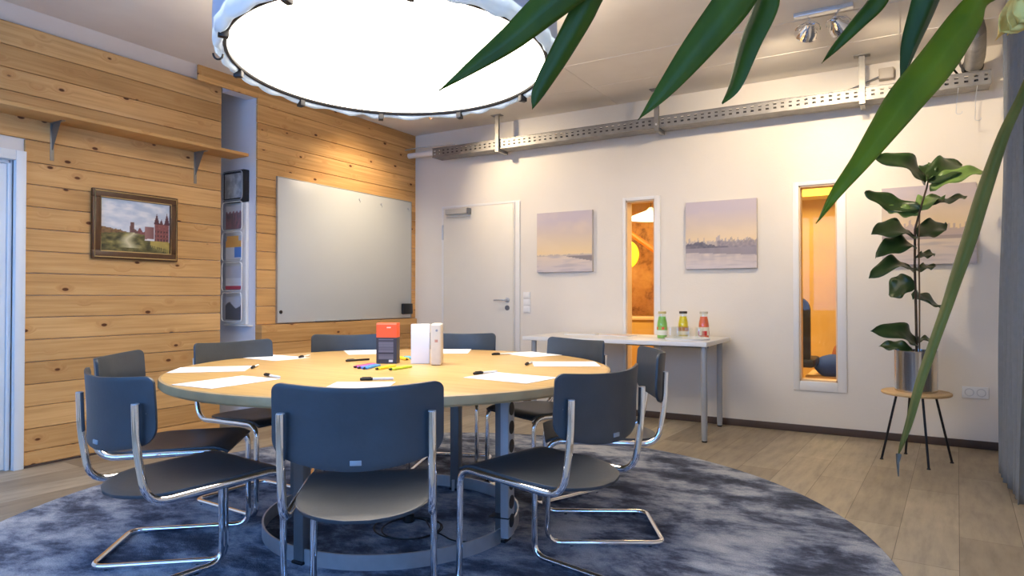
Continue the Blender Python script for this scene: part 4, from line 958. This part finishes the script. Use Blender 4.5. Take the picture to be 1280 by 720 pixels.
def label_band(name, r, z0_, z1_, fn, parent):
    b = bmesh.new(); seg = 40; nv = 14; cols = []; g = []
    for j in range(nv + 1):
        row = []
        for k in range(seg + 1):
            a = 2 * PI * k / seg; row.append(b.verts.new((r * math.cos(a), r * math.sin(a), z0_ + (z1_ - z0_) * j / nv))); cols += [lin(q) for q in fn(k / seg, j / nv)] + [1.0]
        g.append(row)
    for j in range(nv):
        for k in range(seg): b.faces.new((g[j][k], g[j][k + 1], g[j + 1][k + 1], g[j + 1][k]))
    me = bpy.data.meshes.new(name); b.to_mesh(me); b.free(); a = me.color_attributes.new('paint', 'FLOAT_COLOR', 'POINT'); a.data.foreach_set('color', cols)
    me.materials.append(M_paint); me.shade_smooth(); o = bpy.data.objects.new(name, me); COL.objects.link(o); o.parent = parent; return o
BW = 1.16
for (x, y, mj, lbk, capc, lb) in ((-1.700, 5.33, M_g, 'g', (214, 196, 130), 'juice bottle with green contents, leftmost beside the glasses'), (-1.565, 5.47, M_y, 'y', (60, 48, 34), 'juice bottle with yellow contents and dark cap, behind the glasses'), (-1.395, 5.47, M_r, 'r', (206, 200, 180), 'juice bottle with red and orange label, right behind the glasses')):
    bt = thing('juice_bottle', lb, 'bottle', (x, y, 0.756), group='juice bottles on the side table')
    SX = Matrix.Diagonal((BW, BW, 1, 1))
    MB().lathe([(0, 0), (0.034, 0.0), (0.037, 0.008), (0.037, 0.110), (0.036, 0.125), (0.028, 0.170), (0.026, 0.19), (0.026, 0.205), (0, 0.205)], seg=32, M=SX).build('bottle_glass', M_bottleglass, bt)
    MB().lathe([(0, 0.004), (0.033, 0.004), (0.0345, 0.01), (0.0345, 0.110), (0.0335, 0.125), (0.0275, 0.160), (0.0245, 0.18), (0, 0.18)], seg=32, M=SX).build('juice', mj, bt)
    label_band('bottle_label', 0.0378 * BW, 0.028, 0.095, M_lab[lbk], bt)
    MB().lathe([(0, 0.222), (0.0275, 0.222), (0.0285, 0.219), (0.0285, 0.203), (0, 0.203)], seg=32, M=SX).build('bottle_cap', plain('cap_' + lbk, rgb(*capc), 0.35), bt)
for (x, y, a, c, lb, nm) in ((-2.50, 5.50, 12, (226, 224, 222), 'thin grey-white magazine on the side table, left of the pinkish one', 'magazine'), (-2.16, 5.50, -6, (236, 214, 202), 'thin pinkish magazine on the side table behind the far right chair', 'magazine')):
    mg = thing(nm, lb, 'magazine', (x, y, 0.756), R(a), 'magazines on the side table')
    MB().box(-0.14, 0.14, -0.10, 0.10, 0.0, 0.006, 0.001).build('pages', M_paper, mg)
    MB().box(-0.141, 0.141, -0.101, 0.101, 0.006, 0.0072).build('cover', plain('magazine_cover_%d' % c[1], rgb(*c), 0.4), mg)

# ------------------------------------------------------------------ stool, pot and fiddle-leaf fig
st = thing('plant_stool', 'small round birch stool on four thin black splayed legs holding the plant pot', 'stool', (0.083, 5.165, 0))
MB().lathe([(0, 0.448), (0.196, 0.448), (0.204, 0.453), (0.206, 0.46), (0.203, 0.467), (0.196, 0.470), (0, 0.470)], seg=64).build('seat', M_stool, st)
for (x, y) in ((-0.119, 5.131), (0.146, 4.975), (0.284, 5.244), (0.022, 5.385)):
    dx, dy = x - 0.083, y - 5.165
    lg = MB().tube([(dx, dy, 0.006), (dx * 0.55, dy * 0.55, 0.449)], 0.0075, 10).build('leg', M_blackm, st)
    MB().lathe([(0, 0), (0.012, 0), (0.010, 0.008), (0, 0.009)], c=(dx, dy, 0), seg=12).build('foot_cap', M_black, lg)
fg = thing('fiddle_leaf_fig', 'tall fiddle-leaf fig in a shiny steel pot on the round stool', 'potted plant', (0.083, 5.165, 0.470))
MB().lathe([(0, 0), (0.118, 0), (0.124, 0.004), (0.126, 0.265), (0.128, 0.272), (0.122, 0.272), (0.120, 0.24), (0, 0.24)], seg=64).build('pot', plain('mirror_steel_pot', (0.66, 0.64, 0.62, 1), 0.16, 1.0, var=0.02), fg)
MB().lathe([(0, 0.246), (0.06, 0.244), (0.119, 0.240), (0.119, 0.236)], seg=40).build('soil', M_soil, fg)
def loc(p): return Vector(p) - Vector((0.083, 5.165, 0.470))
MB().tube([loc(q) for q in ((0.09, 5.19, 0.70), (0.087, 5.185, 1.0), (0.082, 5.185, 1.3), (0.085, 5.187, 1.55), (0.125, 5.205, 1.72), (0.155, 5.22, 1.83), (0.165, 5.225, 1.89))], [.009, .008, .0075, .007, .006, .006, .004], 10).build('stem', M_stem, fg)
MB().tube([loc(q) for q in ((0.105, 5.195, 0.70), (0.108, 5.197, 1.1), (0.106, 5.197, 1.45), (0.112, 5.2, 1.66))], 0.005, 8).build('support_stake', plain('bamboo_stake', rgb(130, 104, 72), 0.6), fg)
FL = [('a', 0.135, 5.21, 1.851, -0.13, 4.958, 2.016, 0.062, .07), ('b', 0.158, 5.223, 1.867, 0.351, 5.451, 2.005, 0.075, .05), ('c', 0.171, 5.232, 1.818, 0.451, 5.302, 1.937, 0.052, .03),
 ('d', 0.115, 5.201, 1.679, -0.184, 5.138, 1.829, 0.052, -.05), ('e', 0.101, 5.193, 1.641, -0.072, 5.206, 1.719, 0.040, 0), ('f', 0.115, 5.201, 1.684, 0.232, 5.384, 1.791, 0.060, .02),
 ('g', 0.185, 5.241, 1.722, 0.383, 5.473, 1.807, 0.024, -.01), ('h', 0.104, 5.197, 1.502, 0.249, 5.397, 1.615, 0.058, .0), ('i', 0.081, 5.184, 1.496, -0.147, 4.956, 1.526, 0.075, .04),
 ('j', 0.076, 5.182, 1.443, -0.121, 4.974, 1.384, 0.062, .05), ('k', 0.099, 5.196, 1.362, 0.196, 5.369, 1.412, 0.024, 0), ('l', 0.07, 5.181, 1.265, -0.163, 4.951, 1.241, 0.055, .08),
 ('m', 0.089, 5.192, 1.276, 0.195, 5.37, 1.324, 0.024, 0), ('n', 0.079, 5.187, 1.196, -0.061, 5.221, 1.137, 0.068, .01), ('o', 0.079, 5.188, 1.088, 0.231, 5.395, 1.049, 0.072, .0),
 ('p', 0.086, 5.197, 0.771, -0.156, 4.96, 0.883, 0.055, .07), ('q', 0.067, 5.187, 0.739, -0.116, 5.195, 0.775, 0.032, .02), ('r', 0.091, 5.2, 0.798, 0.178, 5.367, 0.824, 0.032, 0), ('s', 0.155, 5.222, 1.875, 0.165, 5.33, 2.02, 0.045, 0)]
viewd = Vector((-0.02, -1, -0.12)).normalized()
for i, (nm, ax, ay, az, bx, by_, bz_, hw, arch) in enumerate(FL):
    A = loc((ax, ay, az)); B = loc((bx, by_, bz_)); d = (B - A); ln = d.length; d.normalize()
    # blades lie tilted between horizontal and facing the room
    nrm = (Vector((0, 0, 1)) * (0.55) + Vector((0.3 * math.sin(i * 2.1), -0.85, 0))).normalized()
    sd = d.cross(nrm).normalized(); up = sd.cross(d).normalized()
    b = bmesh.new(); nu, nv = 18, 6; g = []
    ph_ = i * 1.7
    for j in range(nu + 1):
        u = j / nu
        w = hw * (max(0.0, math.sin(PI * min(1, (u * 0.93 + 0.07)) ** 0.85)) ** 0.6) * (0.82 + 0.45 * u) * 1.22 if u > 0.02 else 0.004
        if u == 1: w = 0.002
        hw_ = 1; c = A + d * ln * 1.08 * u + up * arch * math.sin(PI * u) + Vector((0, 0, -0.02 * u * u))
        row = []
        for k in range(-nv // 2, nv // 2 + 1):
            v_ = k / (nv / 2)
            wav = 0.016 * math.sin(u * 13 + ph_ + (1.5 if v_ > 0 else 0)) * abs(v_) ** 2
            row.append(b.verts.new(c + sd * w * v_ + up * (0.30 * w * abs(v_) + wav)))
        g.append(row)
    for j in range(nu):
        for k in range(nv): b.faces.new((g[j][k], g[j][k + 1], g[j + 1][k + 1], g[j + 1][k]))
    m = MB(); m.b.free(); m.b = b; lf = m.build('leaf', M_figl if nm in 'cfe' else M_fig, fg, ang=60)
    so_ = lf.modifiers.new('thick', 'SOLIDIFY'); so_.thickness = 0.0012

# ------------------------------------------------------------------ curtain
b = bmesh.new(); nz_ = 30; L0 = []
path = []
npt = 150
for k in range(npt + 1):
    s = k / npt; y = 5.06 - 0.78 * s
    x = 0.540 + 0.042 * math.sin(s * 2 * PI * 6.5 + 2.2) + 0.010 * math.sin(s * 41) + 0.02 * s
    path.append((x, y))
rows = []
for j in range(nz_ + 1):
    z = 0.02 + (2.84 - 0.02) * j / nz_; t_ = j / nz_
    rows.append([b.verts.new((0.565 + 0.035 * t_ + (x - 0.565) * (1 - 0.25 * t_) + 0.006 * math.sin(z * 3 + k * .2), y + 0.01 * math.sin(z * 2.3 + k * .05) - 0.03 * t_ * (1 - k / npt), z)) for k, (x, y) in enumerate(path)])
for A, B in zip(rows, rows[1:]):
    for k in range(npt): b.faces.new((A[k], A[k + 1], B[k + 1], B[k]))
cu = thing('curtain', 'slate blue floor-length curtain gathered at the right edge of the room', 'curtain', (0, 0, 0))
m = MB(); m.b.free(); m.b = b; co = m.build('curtain_fabric', M_curtain, cu, ang=80)
so_ = co.modifiers.new('thick', 'SOLIDIFY'); so_.thickness = 0.003
MB().box(0.565, 0.635, 3.9, 5.15, 2.845, 2.895, 0.004).build('curtain_rail', plain('beige_rail', rgb(214, 200, 180), 0.5), cu)

# ------------------------------------------------------------------ foreground corn plant
cn = thing('corn_plant', 'large potted corn plant whose long green leaves hang into the picture from the upper right', 'potted plant', (0.50, 0.98, 0))
off = Vector((0.50, 0.98, 0))
MB().lathe([(0, 0), (0.13, 0), (0.15, 0.02), (0.165, 0.30), (0.172, 0.31), (0.160, 0.31), (0.155, 0.27), (0, 0.27)], seg=48).build('pot', plain('white_ceramic_pot', rgb(220, 218, 212), 0.35), cn)
MB().lathe([(0, 0.285), (0.155, 0.275)], seg=32).build('soil', M_soil2, cn)
tr_ = [Vector(q) - off for q in ((0.50, 0.98, 0.26), (0.49, 0.985, 0.6), (0.45, 1.0, 1.0), (0.37, 1.05, 1.3), (0.26, 1.13, 1.48), (0.185, 1.19, 1.535))]
MB().tube(bend(tr_, 0.15, 5), 0.016, 14).build('cane', M_bark, cn)
LV = [
    [(-0.517,0.689,1.368,-0,-0,0), (-0.483,0.716,1.402,-0.0036,-0.0035,0.0069), (-0.442,0.75,1.445,-0.0077,-0.0071,0.0137), (-0.4,0.785,1.496,-0.0102,-0.0098,0.0193), (-0.34,0.834,1.557,-0.0073,-0.0109,0.0255), (-0.211,0.923,1.63,0.0009,-0.0096,0.0274), (-0.041,1.038,1.648,0.0096,-0.0064,0.0221), (0.095,1.135,1.589,0.0103,-0.003,0.0121), (0.166,1.194,1.538,0.0068,-0.0015,0.0063)],
    [(-0.441,0.804,1.361,-0,-0,0), (-0.433,0.81,1.386,-0.0054,-0.0085,0.0035), (-0.409,0.827,1.437,-0.0084,-0.0133,0.0057), (-0.383,0.845,1.494,-0.0108,-0.0161,0.0061), (-0.367,0.857,1.535,-0.0114,-0.0171,0.0066), (-0.314,0.891,1.644,-0.0068,-0.0198,0.0119), (-0.168,0.98,1.749,0.0042,-0.0189,0.0145), (-0.002,1.083,1.717,0.0123,-0.0146,0.0106), (0.116,1.158,1.605,0.0086,-0.0074,0.0045), (0.166,1.194,1.538,0.0073,-0.0058,0.0032)],
    [(-0.273,0.764,1.314,-0,-0,0), (-0.25,0.789,1.351,-0.007,-0.0044,0.0069), (-0.218,0.824,1.409,-0.0141,-0.0086,0.0129), (-0.18,0.865,1.478,-0.0192,-0.0111,0.0163), (-0.146,0.906,1.55,-0.0171,-0.0127,0.02), (-0.076,0.97,1.635,-0.0036,-0.0135,0.024), (0.026,1.055,1.659,0.0116,-0.0101,0.0185), (0.114,1.134,1.606,0.0123,-0.005,0.0084), (0.166,1.194,1.538,0.008,-0.0025,0.0039)],
    [(-0.199,0.877,1.352,-0.001,0.0003,0.0007), (-0.187,0.891,1.379,-0.0096,0.0033,0.0054), (-0.172,0.909,1.44,-0.0162,0.0056,0.0092), (-0.157,0.929,1.492,-0.0195,0.0067,0.0115), (-0.143,0.949,1.557,-0.0168,0.0049,0.0199), (-0.069,1.006,1.641,-0.004,0.0031,0.0264), (0.036,1.083,1.66,0.0101,0.0042,0.022), (0.12,1.149,1.6,0.0096,0.0037,0.0093), (0.166,1.194,1.538,0.0087,0.0034,0.0062)],
    [(-0.096,1.041,1.436,-0,-0,0), (-0.078,1.053,1.461,-0.005,-0.0002,0.0052), (-0.048,1.073,1.5,-0.009,-0.0004,0.0096), (-0.026,1.088,1.53,-0.013,0.0001,0.0107), (-0.003,1.105,1.578,-0.0115,-0.0012,0.0154), (0.058,1.144,1.626,0.0019,-0.0033,0.019), (0.128,1.19,1.605,0.01,-0.0014,0.0105), (0.169,1.219,1.548,0.0083,-0.0003,0.0052)],
    [(0.003,1.135,1.417,-0.0011,-0.001,0.0001), (0.018,1.141,1.469,-0.0136,-0.0126,0.0009), (0.035,1.149,1.516,-0.0203,-0.019,0.0015), (0.05,1.155,1.556,-0.0218,-0.0217,0.0032), (0.079,1.169,1.609,-0.009,-0.0237,0.0112), (0.129,1.197,1.608,0.008,-0.0159,0.0049), (0.169,1.219,1.548,0.0069,-0.01,0.0016)],
    [(-0.081,0.81,1.182,-0,0,0), (-0.063,0.835,1.219,-0.0061,0.0002,0.0042), (-0.039,0.87,1.26,-0.0107,0.0004,0.0079), (-0.015,0.908,1.305,-0.0165,0.0007,0.0121), (0.011,0.951,1.353,-0.0211,0.0006,0.017), (0.048,1.002,1.412,-0.0226,0.0007,0.0182), (0.083,1.054,1.477,-0.0185,0.0002,0.0162), (0.11,1.103,1.517,-0.0042,-0.0025,0.0159), (0.162,1.168,1.541,0.0006,-0.002,0.0101)],
    [(-0.003,0.837,0.928,-0.0005,0,0.0001), (0.001,0.848,0.94,-0.0034,0.0002,0.0009), (0.008,0.866,0.962,-0.0061,0.0003,0.0015), (0.018,0.888,1,-0.0079,0.0004,0.0021), (0.031,0.913,1.04,-0.0085,0.0005,0.0025), (0.048,0.942,1.091,-0.0096,0.0005,0.0028), (0.059,0.969,1.125,-0.0112,0.0006,0.0033), (0.076,1,1.178,-0.0135,0.0007,0.0038), (0.094,1.033,1.239,-0.0138,0.0007,0.0039), (0.119,1.07,1.316,-0.0109,0.0005,0.0038), (0.144,1.109,1.375,-0.0091,0.0004,0.0033), (0.167,1.147,1.442,-0.0096,0.0008,0.0021), (0.181,1.18,1.518,-0.01,0.001,0.0014)],
]
def cat(P, t):
    n = len(P); i = min(n - 2, int(t)); f = t - i
    a = P[max(0, i - 1)]; b_ = P[i]; c = P[i + 1]; d = P[min(n - 1, i + 2)]
    return tuple(0.5 * ((2 * b_[q]) + (-a[q] + c[q]) * f + (2 * a[q] - 5 * b_[q] + 4 * c[q] - d[q]) * f * f + (-a[q] + 3 * b_[q] - 3 * c[q] + d[q]) * f ** 3) for q in range(6))
mats = [M_leaf, M_leaf, M_leaf, M_leaf, M_leaf, M_leaf_d, M_leaf_y, M_leaf_o]
for li, P in enumerate(LV):
    b = bmesh.new(); g = []; ns = (len(P) - 1) * 6; prev = None
    fold = (0.45, 0.4, 0.4, 0.5, 0.4, 0.6, 0.5, 0.95)[li]
    for j in range(ns + 1):
        q = cat(P, j / 6); q2 = cat(P, min(len(P) - 1.001, j / 6 + 0.05)); q1 = cat(P, max(0, j / 6 - 0.05))
        c = Vector(q[:3]) - off; s = Vector(q[3:]); w = s.length
        t_ = (Vector(q2[:3]) - Vector(q1[:3])).normalized()
        s = s.normalized() if w > 1e-5 else (prev if prev else t_.orthogonal())
        prev = s; up = s.cross(t_).normalized(); w = max(w * (0.95, 0.92, 0.88, 0.85, 0.8, 0.75, 0.80, 0.60)[li], 0.0004)
        row = []
        for k in range(-4, 5):
            v_ = k / 4; row.append(b.verts.new(c + s * w * v_ + up * w * fold * (abs(v_) ** 1.3) + up * 0.0006 * math.sin(k * 2.5 + li)))
        g.append(row)
    for j in range(ns):
        for k in range(8): b.faces.new((g[j][k], g[j][k + 1], g[j + 1][k + 1], g[j + 1][k]))
    m = MB(); m.b.free(); m.b = b; lf = m.build('leaf', mats[li], cn, ang=70)
    if li == 7: lf['label'] = 'long folded olive leaf hanging down'
    if li == 6: lf['label'] = 'broad yellow-green leaf'
    so_ = lf.modifiers.new('thick', 'SOLIDIFY'); so_.thickness = 0.0007
# brown dried tip of the hanging leaf, cream dry sheaths around the crown
MB().tube([Vector(q) - off for q in ((-0.003, 0.837, 0.928), (-0.004, 0.833, 0.920), (-0.0035, 0.832, 0.905))], [0.003, 0.0016, 0.0006], 6).build('dried_tip', M_stem, cn)
crown = Vector((0.166, 1.194, 1.538)) - off
for k in range(13):
    b = bmesh.new(); g = []
    dirv = Vector((-0.55 + 0.10 * k, -0.45 + 0.10 * (k % 3), -0.85 + 0.24 * (k % 5))).normalized(); sd = dirv.cross(Vector((0.2, -1, 0.3))).normalized(); up = sd.cross(dirv)
    ln = 0.058 + 0.012 * (k % 3)
    for j in range(11):
        u = j / 10; w = 0.023 * math.sin(PI * min(1, u * .9 + .1)) ** .6 + 0.0005; c = crown + Vector((0.004 + 0.003 * (k % 4), -0.012, -0.016 + 0.004 * (k % 5))) + dirv * ln * u + up * 0.018 * math.sin(u * 2.6 + k)
        g.append([b.verts.new(c + sd * w * v_ / 3 + up * (0.006 * math.sin(v_ * 1.3 + u * 9 + k) + .008 * abs(v_) / 3)) for v_ in range(-3, 4)])
    for j in range(10):
        for q in range(6): b.faces.new((g[j][q], g[j][q + 1], g[j + 1][q + 1], g[j + 1][q]))
    m = MB(); m.b.free(); m.b = b; dl = m.build('dry_sheath', M_dry, cn, ang=70); so_ = dl.modifiers.new('thick', 'SOLIDIFY'); so_.thickness = 0.0008

# ------------------------------------------------------------------ lights
w = bpy.data.worlds.new('daylight'); scene.world = w; w.use_nodes = True
bg = w.node_tree.nodes['Background']; bg.inputs['Color'].default_value = (0.17, 0.43, 1.0, 1); bg.inputs['Strength'].default_value = 6.6
def portal(loc_, rot, sx, sy):
    l = bpy.data.lights.new('portal', 'AREA'); l.shape = 'RECTANGLE'; l.size = sx; l.size_y = sy; l.cycles.is_portal = True
    o = bpy.data.objects.new('portal', l); COL.objects.link(o); o.location = loc_; o.rotation_euler = rot
for (u0, u1, z0_, z1_) in WF: portal(((u0 + u1) / 2, YF - 0.08, (z0_ + z1_) / 2), (R(90), 0, PI), u1 - u0, z1_ - z0_)
for (u0, u1, z0_, z1_) in WR: portal((XR + 0.08, (u0 + u1) / 2, (z0_ + z1_) / 2), (R(90), 0, R(90)), u1 - u0, z1_ - z0_)
for (x, y, z, e) in ((-0.9, 6.9, 2.45, 46), (-3.0, 7.4, 2.4, 48)):  # unseen area fills added to warm the room beyond
    l = bpy.data.lights.new('beyond', 'AREA'); l.size = 0.8; l.energy = e; l.color = (1, 0.80, 0.46)
    o = bpy.data.objects.new('beyond_fill_light', l); COL.objects.link(o); o.location = (x, y, z)

# ------------------------------------------------------------------ camera
cam = bpy.data.cameras.new('camera'); co = bpy.data.objects.new('camera', cam); COL.objects.link(co)
cam.sensor_width = 36.0; cam.sensor_fit = 'HORIZONTAL'; cam.lens = 825.0 / 1280 * 36; cam.clip_start = 0.02
co.location = (0, 0, 1.10); co.rotation_euler = (R(90.75), 0, R(30.5)); scene.camera = co
scene.view_settings.view_transform = 'Standard'; scene.view_settings.look = 'None'; scene.view_settings.gamma = 1; scene.view_settings.exposure = 0
try: scene.view_settings.use_curve_mapping = False
except Exception: pass
